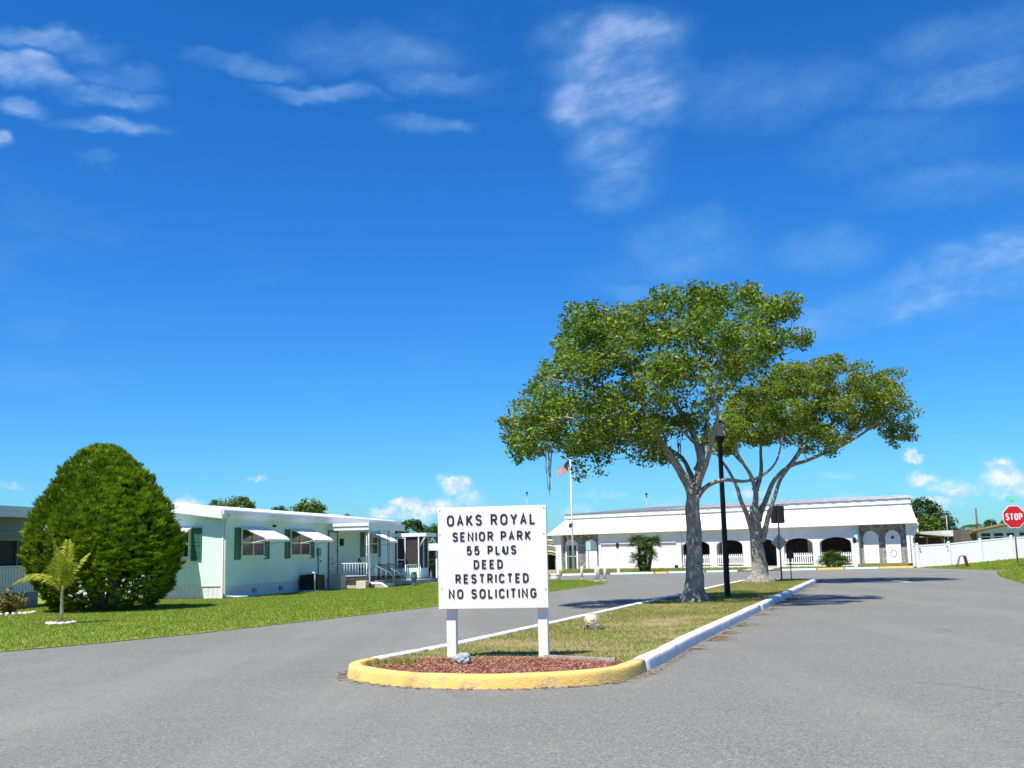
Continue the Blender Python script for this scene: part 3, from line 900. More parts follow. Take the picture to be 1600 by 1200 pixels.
def frus(mb, r0, r1, z0, z1, mi=0):
    mb.add([(-r0, -r0, z0), (r0, -r0, z0), (r0, r0, z0), (-r0, r0, z0), (-r1, -r1, z1), (r1, -r1, z1), (r1, r1, z1), (-r1, r1, z1)],
           [(0, 3, 2, 1), (4, 5, 6, 7), (0, 1, 5, 4), (1, 2, 6, 5), (2, 3, 7, 6), (3, 0, 4, 7)], mi); return mb


frus(MB(), .052, .145, 4.45, 4.68).build('lantern_base', BLACK, LP)
frus(MB(), .150, .105, 4.685, 5.08).build('lantern_glass', LANTERN, LP)
mb = MB()
for sx in (-1, 1):
    for sy in (-1, 1):
        mb.tube([(sx * .156, sy * .156, 4.68), (sx * .11, sy * .11, 5.09)], .013, 6)
mb.build('lantern_frame', BLACK, LP)
frus(MB(), .135, .075, 5.082, 5.15).build('lantern_cap', BLACK, LP)
mb = MB(); mb.lathe([(.02, 5.15), (.035, 5.19), (.02, 5.23), (.008, 5.29)], 10); mb.build('finial', WHITEM, LP)

# ------------------------------------------------------------------ trees


def leaf_quads(C, size, up=.35, aspect=.5):
    """rhombic leaves around the points C, random directions"""
    n = len(C); d = RNG.normal(size=(n, 3)); d[:, 2] *= .7; d /= np.linalg.norm(d, axis=1)[:, None]
    nn = RNG.normal(size=(n, 3)); nn[:, 2] = np.abs(nn[:, 2]) + up; v = np.cross(nn, d); v /= np.linalg.norm(v, axis=1)[:, None] + 1e-9
    s = size * RNG.uniform(.45, 1.5, n)
    a = d * s[:, None] / 2; b_ = v * (s * aspect)[:, None] / 2
    return np.stack([C - a, C - a * .1 + b_, C + a, C - a * .1 - b_], 1)


class Skel:
    def __init__(s): s.p = []; s.r = []


def grow(mb, sk, pts, r0, r1, sides=9, wob=.12, per=5, flare=False, base=0.0):
    pp = smooth_path(pts, per); n = len(pp)
    rad = [r0 + (r1 - r0) * (i / (n - 1)) ** .8 for i in range(n)]
    if base: rad = [r * (1 + base * math.exp(-i / 2.2)) for i, r in enumerate(rad)]
    if flare:
        rad[-1] *= .55; rad[-2] *= .9
        for i in range(n):
            z = (pp[i] - pp[0]).length; rad[i] *= 1 + .62 * math.exp(-max(0, z - .08) / .25) + .12 * math.exp(-z / 1.1)
    jit = [p + Vector((mnoise.noise(p * 1.3), mnoise.noise(p * 1.3 + Vector((9, 0, 0))), 0)) * (.05 if 0 < i < n - 1 else 0) for i, p in enumerate(pp)]
    mb.tube(jit, rad, sides, True, 0, wob)
    for p, r in zip(jit, rad): sk.p.append(p); sk.r.append(r)
    return jit


def oak(name, label, base, Y, poly, limbs, trunk, n_clump, depth, cut, holes, leaves, leafm, clear=None):
    T = thing(name, label, 'tree', base)
    inv = Vector(base)

    def lp(px, py, dy=0): return wp(px, py, Y + dy) - inv
    mb = MB(); sk = Skel()
    tp = [Vector((0, 0, -.1))] + [lp(*q) for q in trunk['pts']]
    grow(mb, sk, tp, trunk['r0'], trunk['r1'], 16, .16, 7, True)
    # buttress roots
    for k in range(7):
        a = k * .9 + random.random() * .5
        d = Vector((math.cos(a), math.sin(a), 0))
        mb.tube([d * .12 + Vector((0, 0, .42)), d * trunk['r0'] * 1.2 + Vector((0, 0, .12)), d * trunk['r0'] * 2.1 + Vector((0, 0, -.06))], [.10, .11, .05], 7, True, 0, .2)
    for (pts, r0, r1) in limbs:
        grow(mb, sk, [lp(*q) for q in pts], r0 * .64, max(r1 * .75, .016), 10, .22, base=.55)
    # clump centres in the crown volume
    pw = [(lambda w: (w.x, w.z))(lp(px, py)) for px, py in poly]
    hw = [[(lambda w: (w.x, w.z))(lp(px, py)) for px, py in h] for h in holes]
    C2 = sample_poly(pw, n_clump * 3)
    cx = np.mean([p[0] for p in pw]); wx = (max(p[0] for p in pw) - min(p[0] for p in pw)) / 2
    cz0 = min(p[1] for p in pw); cz1 = max(p[1] for p in pw)
    cl = []; edge = {}
    pwa = np.array(pw)
    for (x, z) in C2:
        # distance to outline decides how deep the crown is there
        pb = np.roll(pwa, -1, 0); sg = pb - pwa; tt = np.clip(((x - pwa[:, 0]) * sg[:, 0] + (z - pwa[:, 1]) * sg[:, 1]) / ((sg ** 2).sum(1) + 1e-9), 0, 1)
        dmin = np.min(np.hypot(pwa[:, 0] + tt * sg[:, 0] - x, pwa[:, 1] + tt * sg[:, 1] - z))
        dp = depth * math.sqrt(max(0.0, min(1.0, dmin / 1.7))) + .15
        y = random.uniform(-dp, dp)
        # crown is a shell: leave the lower inside open
        zz = (z - cz0) / (cz1 - cz0); xx = abs(x - cx) / wx
        if zz < cut * (1 - xx ** 2) and random.random() < .8 and y < dp * .35: continue
        if any(inpoly(np.array([[x, z]]), h)[0] for h in hw) : continue
        if clear and clear[0] < x < clear[1] and clear[2] < z < clear[3] and y < clear[4]: continue
        cl.append(Vector((x, y, z))); edge[tuple(cl[-1])] = dmin
        if len(cl) >= n_clump: break
    SP = np.array([tuple(p) for p in sk.p]); SR = np.array(sk.r)
    tw = MB(); L_all = []
    nodes = [Vector(p) for p in SP]; nr = list(SR)
    order = sorted(cl, key=lambda c: min((c - q).length for q in nodes))
    for c in order:
        A_ = np.array([tuple(q) for q in nodes]); cc = np.array(tuple(c))
        dist = np.linalg.norm(A_ - cc, axis=1) + np.where(A_[:, 2] > cc[2] + .1, 1.2, 0) + np.where(np.array(nr) > .2, .8, 0)
        k = int(np.argmin(dist)); s = nodes[k]; d = c - s
        mid = s.lerp(c, .5) + Vector((random.uniform(-.2, .2), random.uniform(-.2, .2), .05 - .12 * d.length + random.uniform(-.1, .1))) * min(1, d.length)
        r0 = min(nr[k] * .7, .022 + .018 * d.length); pp = smooth_path([s, mid, c], 3)
        rr = [r0 + (.009 - r0) * i / (len(pp) - 1) for i in range(len(pp))]
        tw.tube(pp, rr, 5, False, 0, 0)
        for p, r in list(zip(pp, rr))[2:]: nodes.append(p); nr.append(r)
        # clump of leaves: flattened, lumpy, with twigs
        R0 = min(random.uniform(.30, .62), edge[tuple(c)] * .8 + .20)
        m = int(leaves * (R0 / .5) ** 1.8 * random.uniform(.6, 1.25))
        q = RNG.normal(size=(m, 3)); q /= np.linalg.norm(q, axis=1)[:, None]
        q *= (RNG.uniform(.15, 1, m) ** .5)[:, None] * R0 * np.array([1.0, 1.0, .70])
        L_all.append(cc + q)
        for _ in range(3):
            e = c + Vector((random.uniform(-1, 1), random.uniform(-1, 1), random.uniform(-.3, .8))) * R0 * .8
            tw.tube([c, c.lerp(e, .5) + Vector((0, 0, .05)), e], [.009, .007, .004], 4, False)
    tr = mb.build('trunk', BARK, T)
    bo = tw.build('branch_work', TWIG, T)
    Cc = np.vstack(L_all)
    hz = np.array([mnoise.noise(Vector((x * .5, y * .5, z * .5))) for x, y, z in Cc])
    V = leaf_quads(Cc, .115)
    o = np_mesh('crown', V, 4, [leafm, LEAFB], T, (hz + RNG.normal(0, .15, len(Cc)) > .1).astype(int))
    return T


poly1 = [(770, 672), (793, 650), (803, 636), (830, 600), (832, 570), (850, 548), (882, 530), (846, 531), (850, 516), (878, 508), (872, 490), (905, 484), (935, 482), (958, 492), (965, 470), (1000, 464), (1030, 455),
         (1060, 450), (1095, 458), (1110, 462), (1140, 448), (1165, 445), (1190, 455), (1196, 475), (1240, 472), (1238, 500), (1252, 508), (1282, 524), (1255, 537), (1250, 562), (1218, 572), (1205, 600), (1195, 650),
         (1150, 682), (1110, 700), (1080, 690), (1050, 722), (1000, 726), (970, 705), (945, 738), (905, 746), (888, 716), (862, 704), (828, 722), (798, 714), (795, 690)]
limbs1 = [
    ([(1083, 772), (1062, 735, -.1), (1035, 695, -.5), (1012, 655, -.8), (1000, 610, -.9), (985, 565, -.6), (960, 515, -.5)], .20, .05),
    ([(1024, 675, -.6), (995, 648, -1.1), (955, 648, -1.4), (925, 662, -1.5), (885, 652, -1.2), (845, 662, -.9), (812, 655, -.8)], .075, .018),
    ([(1005, 630, -.9), (960, 610, -.4), (905, 600, .3), (850, 590, .5)], .08, .025),
    ([(1087, 768), (1094, 715, .2), (1082, 672, .4), (1060, 640, .2), (1032, 600, .2), (1028, 560, .3), (1036, 520, .5), (1030, 480, .4)], .17, .04),
    ([(1091, 735, .2), (1102, 690, .6), (1106, 640, 1.0), (1130, 580, .8), (1150, 520, .7), (1160, 475, .6)], .14, .035),
    ([(1106, 640, 1.0), (1165, 580, 1.2), (1215, 545, 1.0), (1250, 525, .8)], .08, .025),
    ([(1090, 775), (1108, 758, -.2), (1130, 750, -.3), (1165, 752, -.2), (1192, 742, .1), (1215, 715, .2), (1225, 670, .3)], .115, .03),
    ([(1088, 765), (1065, 715, 1.2), (1020, 690, 2.2), (965, 680, 2.6), (920, 700, 2.8)], .11, .03),
    ([(1090, 760), (1110, 700, -1.0), (1120, 640, -1.8), (1095, 580, -2.2), (1090, 520, -1.8)], .11, .03),
    ([(1085, 690, .4), (1050, 668, -.9), (1000, 690, -1.9), (960, 705, -2.2)], .06, .02),
]
O1 = oak('oak_tree', 'nearest oak on the island, wide crown with hanging moss, black lamp post beside its trunk', (4.78, 29.75, .10), 29.75, poly1, limbs1,
         {'pts': [(1085, 895), (1085, 850), (1082, 800), (1084, 768)], 'r0': .245, 'r1': .175}, 365, 3.3, .10,
         [[(930, 598), (945, 585), (958, 600), (950, 625), (933, 622)], [(1075, 525), (1110, 520), (1130, 535), (1090, 545)], [(1115, 505), (1130, 505), (1128, 530), (1112, 528)]], 225, LEAF, (.50, 1.95, 3.4, 5.9, 3.3))
# moss strands
mb = MB(); base1 = Vector(O1.location)


def moss(top, length, r, k=5):
    mb = MB()
    for q in range(k):
        o_ = Vector((random.gauss(0, r), random.gauss(0, r), 0)); l_ = length * random.uniform(.5, 1)
        pts = [top + o_ + Vector((random.gauss(0, .015), random.gauss(0, .015), -l_ * i / 6)) - o_ * (i / 9) for i in range(7)]
        mb.tube(pts, [.012, .020, .018, .016, .013, .010, .005], 5, True, 0, .5)
    mb.build('moss_strand', MOSS, O1)['kind'] = 'stuff'


for (px, py, dy, l_, k) in ((856, 690, -1.5, 1.55, 4), (845, 702, -1.2, .3, 2), (1043, 716, -.8, .35, 2), (905, 590, -1.6, .4, 3), (1060, 690, 1, .5, 3), (1000, 700, -1.8, .35, 3), (1105, 660, -1.2, .5, 3)):
    moss(wp(px, py, 29.75 + dy) - base1, l_, .045, k)

poly2 = [(1105, 700), (1112, 660), (1150, 615), (1195, 592), (1215, 565), (1245, 572), (1290, 558), (1332, 570), (1362, 588), (1392, 578), (1408, 592), (1396, 612), (1415, 640), (1428, 672), (1412, 704), (1396, 692), (1384, 668),
         (1352, 668), (1318, 690), (1312, 728), (1296, 712), (1262, 704), (1225, 690), (1180, 694), (1150, 712), (1125, 712)]
limbs2 = [
    ([(1181, 850), (1171, 815, -.2), (1160, 788, -.4), (1152, 762, -.4), (1138, 735, -.1), (1120, 710, .3), (1105, 680, .6)], .20, .05),
    ([(1179, 800), (1180, 765), (1172, 742, -.2), (1160, 722, -.5), (1148, 690, -.8), (1160, 640, -1.0)], .18, .05),
    ([(1180, 765), (1190, 738, .3), (1190, 700, .6), (1200, 650, .8), (1230, 600, .7)], .16, .04),
    ([(1184, 812), (1197, 780, .3), (1210, 752, .3), (1232, 730, .1), (1270, 716, -.3), (1315, 696, -.8), (1350, 676, -1.0), (1375, 655, -.9), (1398, 640, -.8)], .19, .04),
    ([(1190, 845), (1203, 800, -.4), (1214, 762, -.5), (1230, 735, -.6), (1255, 700, -.8), (1280, 650, -.8), (1300, 610, -.5)], .17, .04),
    ([(1315, 696, -.8), (1330, 660, -.2), (1350, 620, .2), (1380, 600, .2)], .07, .025),
    ([(1232, 730, .1), (1260, 690, 1.5), (1300, 660, 2.6), (1340, 640, 2.8)], .10, .03),
    ([(1160, 722, -.5), (1130, 690, 1.2), (1125, 650, 2.0)], .08, .03),
]
O2 = oak('oak_tree', 'second oak farther back on the island, leaning limbs and crown spreading to the right', (10.04, 45.6, .10), 45.6, poly2, limbs2,
         {'pts': [(1186, 880), (1182, 850), (1180, 815), (1179, 790)], 'r0': .35, 'r1': .20}, 395, 3.6, .07,
         [], 230, LEAFB)


# globe conifer
def globe():
    base = (-13.0, 34.9, .02)
    T = thing('globe_conifer', 'huge dense egg-shaped conifer bush standing on the lawn left of the mint home', 'tree', base)
    prof = [(0.02, 1.50), (.2, 1.70), (.5, 1.98), (.8, 2.19), (1.4, 2.43), (2.0, 2.46), (2.58, 2.39), (3.16, 2.17), (3.77, 1.82), (4.36, 1.42), (4.75, 1.08), (4.95, .86), (5.12, .58), (5.22, .20)]
    zs = np.array([p[0] for p in prof]); rs = np.array([p[1] for p in prof])

    rs = np.maximum(rs - .16, .04)

    def rad(z): return np.interp(z, zs, rs)

    def lump(p):
        return .03 * mnoise.noise(p * 1.1) + .17 * (abs(mnoise.noise(p * 2.1 + Vector((5, 1, 2)))) - .25) + .12 * (abs(mnoise.noise(p * 4.6 + Vector((2, 6, 1)))) - .25)
    out = []
    NS = 7600
    for layer, (sc, ns) in enumerate(((1.0, NS), (.86, 3200))):
        k = 0
        while k < ns:
            z = random.uniform(.05, 5.21); r = float(rad(z))
            if random.random() > r / 2.5: continue
            a = random.uniform(0, 2 * math.pi)
            p = Vector((math.cos(a) * r, math.sin(a) * r, z))
            lp_ = lump(p)
            gap = mnoise.noise(p * 1.9 + Vector((3, 7, 1)))
            if z < 1.3 and gap > .30 + z * .16 and random.random() < .85: k += 1; continue
            rr = sc * (1 + lp_) + random.gauss(0, .018)
            q = Vector((p.x * rr - .045 * (z - .6), p.y * rr, z * (1 + .3 * lp_) if z < 4.9 else z))
            slope = (rad(min(z + .2, 5.35)) - rad(max(z - .2, 0))) / .4
            nrm_ = Vector((math.cos(a), math.sin(a), -slope)).normalized()
            up = (Vector((0, 0, .62)) + nrm_ * random.uniform(.5, 1.15) + Vector((random.gauss(0, .18), random.gauss(0, .18), 0))).normalized()
            side = up.cross(nrm_).normalized()
            if random.random() < .5: side = (side + nrm_ * random.uniform(-.8, .8)).normalized()
            nb = 11
            for j in range(nb):
                t_ = (j / (nb - 1) - .5) * 2.0
                d = (up + side * t_ * .75 + nrm_ * random.gauss(0, .22)).normalized()
                ln = random.uniform(.12, .21) * (1 - .25 * abs(t_))
                w = side.cross(d).normalized() * .2 + side
                w = (w - d * w.dot(d)).normalized() * random.uniform(.018, .03)
                b0 = q + side * t_ * .05 - up * .06
                out.append((b0 - w * .4, b0 + w * .4, b0 + d * ln * .7 + w, b0 + d * ln))
            k += 1
    V = np.array([[tuple(v) for v in f] for f in out])
    np_mesh('crown', V, 4, CYP, T)
    mb = MB()
    for k in range(9):
        a = k * .7 + random.random() * .3
        r = random.uniform(.1, .45); d = Vector((math.cos(a), math.sin(a), 0))
        mb.tube([d * r * .5 + Vector((0, 0, -.05)), d * (r + .25) + Vector((0, 0, .9)), d * (r + .9) + Vector((0, 0, 2.0)), d * (r + 1.0) + Vector((0, 0, 3.2))], [.10, .08, .06, .03], 7, True, 0, .15)
    mb.build('trunk', TWIG, T)
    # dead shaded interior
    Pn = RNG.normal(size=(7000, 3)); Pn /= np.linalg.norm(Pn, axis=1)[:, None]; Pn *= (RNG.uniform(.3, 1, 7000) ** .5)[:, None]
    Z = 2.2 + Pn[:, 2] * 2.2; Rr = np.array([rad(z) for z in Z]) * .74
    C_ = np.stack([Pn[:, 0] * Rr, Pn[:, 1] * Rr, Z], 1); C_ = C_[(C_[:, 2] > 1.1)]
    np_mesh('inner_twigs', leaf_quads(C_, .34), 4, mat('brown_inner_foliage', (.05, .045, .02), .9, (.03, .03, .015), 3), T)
    return T


globe()


def frond(out, stem, base, dirv, length, droop, nl, ll, lw, lift=.5, st_r=.012):
    """pinnate frond: arched stalk with leaflets both sides"""
    pts = []; d = Vector(dirv).normalized(); p = Vector(base)
    for i in range(11):
        pts.append(p.copy()); p += d * length / 10; d = (d + Vector((0, 0, -droop / 10))).normalized()
    stem.tube(pts, [st_r * (1 - i / 12) for i in range(11)], 5, False)
    for k in range(nl):
        t_ = .18 + .82 * k / (nl - 1); f = t_ * 10; i = min(int(f), 9); q = pts[i].lerp(pts[i + 1], f - i)
        tg = (pts[i + 1] - pts[i]).normalized(); sd_ = tg.cross(Vector((0, 0, 1))).normalized(); upv = sd_.cross(tg)
        for s in (-1, 1):
            d2 = (sd_ * s + tg * random.uniform(.5, .9) + upv * random.uniform(lift * .4, lift) + Vector((0, 0, -.15))).normalized()
            l2 = ll * (math.sin(math.pi * min(1, .12 + t_ * .9)) * .7 + .3) * random.uniform(.8, 1.1)
            w = tg.cross(d2).cross(d2).normalized() * lw / 2
            m1_ = q + d2 * l2 * .45; e = q + d2 * l2 + Vector((0, 0, -l2 * .35))
            out.append((q, m1_ + w, e, m1_ - w))


def young_palm():
    T = thing('young_palm', 'small young palm with yellow-green fronds growing in front of the globe conifer', 'palm', (-11.30, 27.5, .02))
    mb = MB(); mb.tube([(0, 0, -.05), (.01, 0, .3), (.0, 0, .62), (.0, 0, .95)], [.052, .045, .038, .02], 9, True, 0, .1)
    mb.build('trunk', mat('palm_cane', (.42, .34, .20), .8, (.30, .30, .12), 5), T)
    out = []; st = MB()
    for (dx, dy, dz, ln, dr) in ((.02, .1, 1, 1.36, .35), (-.12, -.1, 1, 1.30, .5), (.14, .0, 1, 1.25, .5), (-.62, -.1, 1, 1.30, 1.9), (-.50, .1, 1, 1.2, 1.7), (.3, .2, 1, 1.15, .9), (.05, -.3, 1, 1.1, .9)):
        frond(out, st, (0, 0, .62 + random.uniform(0, .12)), (dx, dy, dz), ln, dr, 30, .46, .05, .25)
    st.build('stalk', ARECA, T)['kind'] = 'stuff'; np_mesh('fronds', np.array([[tuple(v) for v in f] for f in out]), 4, ARECA, T)
    for k in range(16):
        pass


young_palm()
RB = thing('stone_ring', 'ring of flat pale stones round the foot of the young palm', 'garden edging', (-11.30, 27.5, .02))
for k in range(11):
    a = k * 2 * math.pi / 11
    bm = bmesh.new(); bmesh.ops.create_icosphere(bm, subdivisions=2, radius=1)
    for vtx in bm.verts:
        r = 1 + mnoise.noise(vtx.co * 1.5 + Vector((k * 3, 0, 0))) * .3; vtx.co = Vector((vtx.co.x * .10 * r, vtx.co.y * .075 * r, max(vtx.co.z, -.5) * .045 * r))
    me = bpy.data.meshes.new('stone'); bm.to_mesh(me); bm.free(); me.materials.append(STONEW)
    o = bpy.data.objects.new('stone', me); COL.objects.link(o); o.parent = RB; o.location = (math.cos(a) * .30, math.sin(a) * .30, .02); o.rotation_euler = (0, 0, a + 1.57)


def bg_tree(label, px, top_y, half_px, Y, m, squash=1.0, group=None, n=None, name='broadleaf_tree', zbase=0.0):
    b0 = wp(px, 800, Y); top = wp(px, top_y, Y); w = half_px * Y / F; h = top.z - zbase
    T = thing(name, label, 'tree', (b0.x, Y, zbase), 0, group)
    mb = MB(); mb.tube([(0, 0, -.1), (.05, 0, h * .3), (0, 0, h * .6)], [.06 * w + .08, .05 * w + .06, .05], 7, True, 0, .1); mb.build('trunk', TWIG, T)
    pts = []
    cz = h - w * .9 * squash; 
    for k in range(n or 70):
        q = Vector((random.gauss(0, 1), random.gauss(0, 1), random.gauss(0, 1))).normalized() * random.uniform(.45, 1) ** .5
        c = np.array((q.x * w * .85, q.y * w * .85, max(cz + q.z * w * .85 * squash, .35)))
        r = w * random.uniform(.16, .32)
        m_ = 55; d = RNG.normal(size=(m_, 3)); d /= np.linalg.norm(d, axis=1)[:, None]; pts.append(c + d * r * (RNG.uniform(.3, 1, m_) ** .5)[:, None])
        for z2 in range(1):
            if cz - w * squash > .8:
                pass
    np_mesh('crown', leaf_quads(np.vstack(pts), max(.12 * w, .10)), 4, m, T)
    return T


bg_tree('rounded green tree behind the left end of the mint home roof', 338, 781, 21, 78, FARLEAFB, .9)
bg_tree('feathery bright green tree above the mint home roof', 374, 775, 27, 82, FARLEAFB, .8)
bg_tree('small dark tree seen above the mint home roof, between two bigger green ones', 436, 791, 15, 105, FARLEAF, .8)
bg_tree('broad dense green tree behind the mint home porch roof', 482, 782, 33, 92, FARLEAFB, .75)
bg_tree('low dark treetop peeping above the porch roof', 542, 804, 14, 120, FARLEAF, .7)
for px, ty, hw, Y, lb in ((612, 816, 24, 118, 'dark tree behind the screened porch, leftmost of the tree line'), (645, 812, 26, 116, 'dark tree behind the screened porch, tallest of the tree line'),
                          (682, 819, 26, 112, 'dark tree behind the screened porch, next to the sign board'), (722, 822, 30, 118, 'dark tree hidden mostly behind the white sign board')):
    bg_tree(lb, px, ty, hw, Y, FARLEAF, .9)
bg_tree('big dark tree rising behind the right end of the community building', 1438, 776, 36, 112, FARLEAF, 1.0, n=130)
bg_tree('dark tree sloping down to the right of the big dark tree behind the building', 1470, 801, 26, 108, FARLEAF, 1.0, n=90)
bg_tree('brighter green tree in front of the big dark tree beside the community building', 1442, 806, 27, 100, FARLEAFB, .9, n=90)
bg_tree('small dark tree above the tan-edged house roof', 1545, 812, 12, 125, FARLEAF, .8)
bg_tree('small dark tree on the horizon left of the stop sign', 1568, 813, 9, 130, FARLEAF, .8)
bg_tree('low dark tree behind the shrub on the left of the community building', 846, 838, 26, 108, FARLEAF, .9)
# far-off wood closing the horizon
C_ = []
for k in range(900):
    x = random.uniform(-170, 190); y = 185 + random.uniform(-8, 14); h = 2.6 + 1.0 * mnoise.noise(Vector((x * .06, 2, 0))) + .6 * mnoise.noise(Vector((x * .3, 5, 0)))
    m_ = 40; d = RNG.normal(size=(m_, 3)); d /= np.linalg.norm(d, axis=1)[:, None]
    C_.append(np.array((x, y, random.uniform(.2, 1) * h)) + d * RNG.uniform(.2, 1.1, (m_, 1)))
fw = np_mesh('far_wood', leaf_quads(np.vstack(C_), .55), 4, FARLEAF); fw['kind'] = 'stuff'

# ------------------------------------------------------------------ mint mobile home
HU = Vector((.2323, .9726, 0)); HA = math.atan2(HU.y, HU.x)
HOME = thing('mobile_home', 'mint green single-storey mobile home with white roof, white awnings and dark green shutters', 'house', (-11.39, 42.8, .0), HA)
HL = 19.75; HW = 7.3
# local axes: x along the long front, y inward, z up
mb = MB(); mb.box(0, HL, 0, HW, .5, 3.12); mb.prism([(0.0, 3.12), (HW, 3.12), (HW / 2, 3.68)], 0.002, HL - .002, 'x'); mb.build('wall', MINT, HOME)
mb = MB(); mb.box(.02, HL - .02, .02, HW - .02, 0, .498); mb.build('skirting', SKIRT, HOME)
mb = MB(); mb.box(-.01, HL, -.012, .02, .49, .53); mb.box(-.012, .02, -.01, HW, .49, .53); mb.build('skirting_rail', WHITEM, HOME)
mb = MB(); mb.box(-.02, .06, -.02, .06, .0, 3.12); mb.build('corner_trim', WHITEM, HOME)
ov = .12; oe = .35; zE = 3.42; zR = 3.88; th = .30
mb = MB()
for sgn in (0, 1):
    ya, yb = (-ov, HW / 2) if sgn == 0 else (HW + ov, HW / 2)
    mb.prism([(ya, zE - .06), (ya, zE), (yb, zR), (yb, zR - .06)], -oe, HL + oe, 'x')
rf = mb.build('roof', ROOFWHITE, HOME)
mb = MB()
k = -oe + .6
while k < HL: 
    mb.add([(k, -ov, zE + .003), (k + .05, -ov, zE + .003), (k + .05, HW / 2, zR + .003), (k, HW / 2, zR + .003), (k, -ov, zE + .04), (k + .05, -ov, zE + .04), (k + .05, HW / 2, zR + .04), (k, HW / 2, zR + .04)],
           [(0, 3, 2, 1), (4, 5, 6, 7), (0, 1, 5, 4), (1, 2, 6, 5), (2, 3, 7, 6), (3, 0, 4, 7)]); k += .6
s_ = mb.build('roof_seam', ROOFWHITE, rf); s_['kind'] = 'stuff'
mb = MB(); mb.box(-oe + .0, HL + oe, -ov - .03, -ov - .002, zE - .33, zE + .02); mb.build('fascia', WHITEM, HOME)
mb = MB(); mb.box(-oe, HL + oe, -ov - .09, -ov - .032, zE - .16, zE - .03); mb.build('gutter', WHITEM, HOME)
mb = MB(); mb.prism([(-ov, zE - .34), (-ov, zE + .02), (HW / 2, zR + .03), (HW + ov, zE + .02), (HW + ov, zE - .34), (HW / 2, zR - .28)], -oe - .03, -oe - .002, 'x'); mb.build('gable_fascia', WHITEM, HOME)
mb = MB(); mb.box(-oe, HL + oe, -ov, 0.0, zE - .345, zE - .32); mb.build('soffit', WHITEM, HOME)
mb = MB(); mb.tube([(.10, -ov - .08, zE - .17), (.10, -ov - .05, zE - .26), (.08, -.07, zE - .46), (.06, -.065, zE - .6), (.06, -.065, .22), (.10, -.10, .10), (.35, -.34, .055), (.75, -.7, .05)], .05, 8); mb.build('downspout', WHITEM, HOME)


def window(s0, s1, z0, z1, parent, along='x', panes=2, name='window'):
    fr = MB(); g = .06

    def bx2(mb, a0, a1, o0, o1, za, zb_):
        if along == 'x': mb.box(a0, a1, -o1, -o0, za, zb_)
        else: mb.box(-o1, -o0, a0, a1, za, zb_)
    bx2(fr, s0, s1, .0, .05, z0, z0 + g); bx2(fr, s0, s1, .0, .05, z1 - g, z1)
    bx2(fr, s0, s0 + g, 0, .05, z0 + g, z1 - g); bx2(fr, s1 - g, s1, 0, .05, z0 + g, z1 - g)
    for k in range(1, panes):
        c = s0 + (s1 - s0) * k / panes; bx2(fr, c - .035, c + .035, 0, .05, z0 + g, z1 - g)
    zm = z0 + (z1 - z0) * .5
    for k in range(panes):
        a = s0 + (s1 - s0) * k / panes + (g if k == 0 else .035); bq = s0 + (s1 - s0) * (k + 1) / panes - (g if k == panes - 1 else .035)
        bx2(fr, a, bq, .005, .045, zm - .03, zm + .03)
    f = fr.build(name, WHITEM, parent)
    for k in range(panes):
        a = s0 + (s1 - s0) * k / panes + (g if k == 0 else .035); bq = s0 + (s1 - s0) * (k + 1) / panes - (g if k == panes - 1 else .035)
        for (za, zb_) in ((z0 + g, zm - .03), (zm + .03, z1 - g)):
            p_ = MB(); bx2(p_, a, bq, .004, .02, za, zb_); p_.build('pane', GLASS, f)
    sl = MB(); bx2(sl, s0 - .05, s1 + .05, 0, .09, z0 - .06, z0 - .002); sl.build('sill', WHITEM, f)
    return f


def shutter(a0, a1, z0, z1, along, parent):
    mb = MB()

    def bx2(a, b_, o0, o1, za, zb_):
        if along == 'x': mb.box(a, b_, -o1, -o0, za, zb_)
        else: mb.box(-o1, -o0, a, b_, za, zb_)
    bx2(a0, a0 + .05, .002, .04, z0, z1); bx2(a1 - .05, a1, .002, .04, z0, z1)
    for zz in (z0, (z0 + z1) / 2 - .03, z1 - .06): bx2(a0 + .05, a1 - .05, .002, .039, zz, zz + .06)
    z = z0 + .075
    while z < z1 - .09:
        if abs(z - (z0 + z1) / 2) > .06: bx2(a0 + .05, a1 - .05, .004, .027, z, z + .035)
        z += .05
    bx2(a0 + .05, a1 - .05, .001, .012, z0 + .06, z1 - .06)
    return mb.build('shutter', SHUT, parent)


def awning(s0, s1, zw, out, drop, parent, along='x'):
    mb = MB()
    prof_ = [(.0, zw), (out * .9, zw - drop * .82), (out, zw - drop), (out, zw - drop - .09), (out - .02, zw - drop - .09), (out - .02, zw - drop - .015), (out * .89, zw - drop * .82 - .03), (0, zw - .03)]
    if along == 'x': mb.prism([(-o_, z_) for o_, z_ in prof_], s0, s1, 'x')
    else: mb.prism([(-o_, z_) for o_, z_ in prof_], s0, s1, 'y')
    k = s0 + .0
    while k <= s1 - .03:
        a, b_ = k, k + .035
        quad = [(0.0, zw + .002), (out * .9, zw - drop * .82 + .002), (out * .9, zw - drop * .82 + .022), (0, zw + .022)]
        mb.prism([(-o_, z_) for o_, z_ in quad], a, b_, 'x' if along == 'x' else 'y'); k += .3
    aw = mb.build('awning', WHITEM, parent)
    for s in (s0 + .04, s1 - .04):
        ar = MB()
        p0 = (s, -.02, zw - .75) if along == 'x' else (-.02, s, zw - .75); p1 = (s, -out + .05, zw - drop - .03) if along == 'x' else (-out + .05, s, zw - drop - .03)
        ar.tube([p0, p1], .014, 6); ar.build('awning_arm', WHITEM, aw)
    return aw


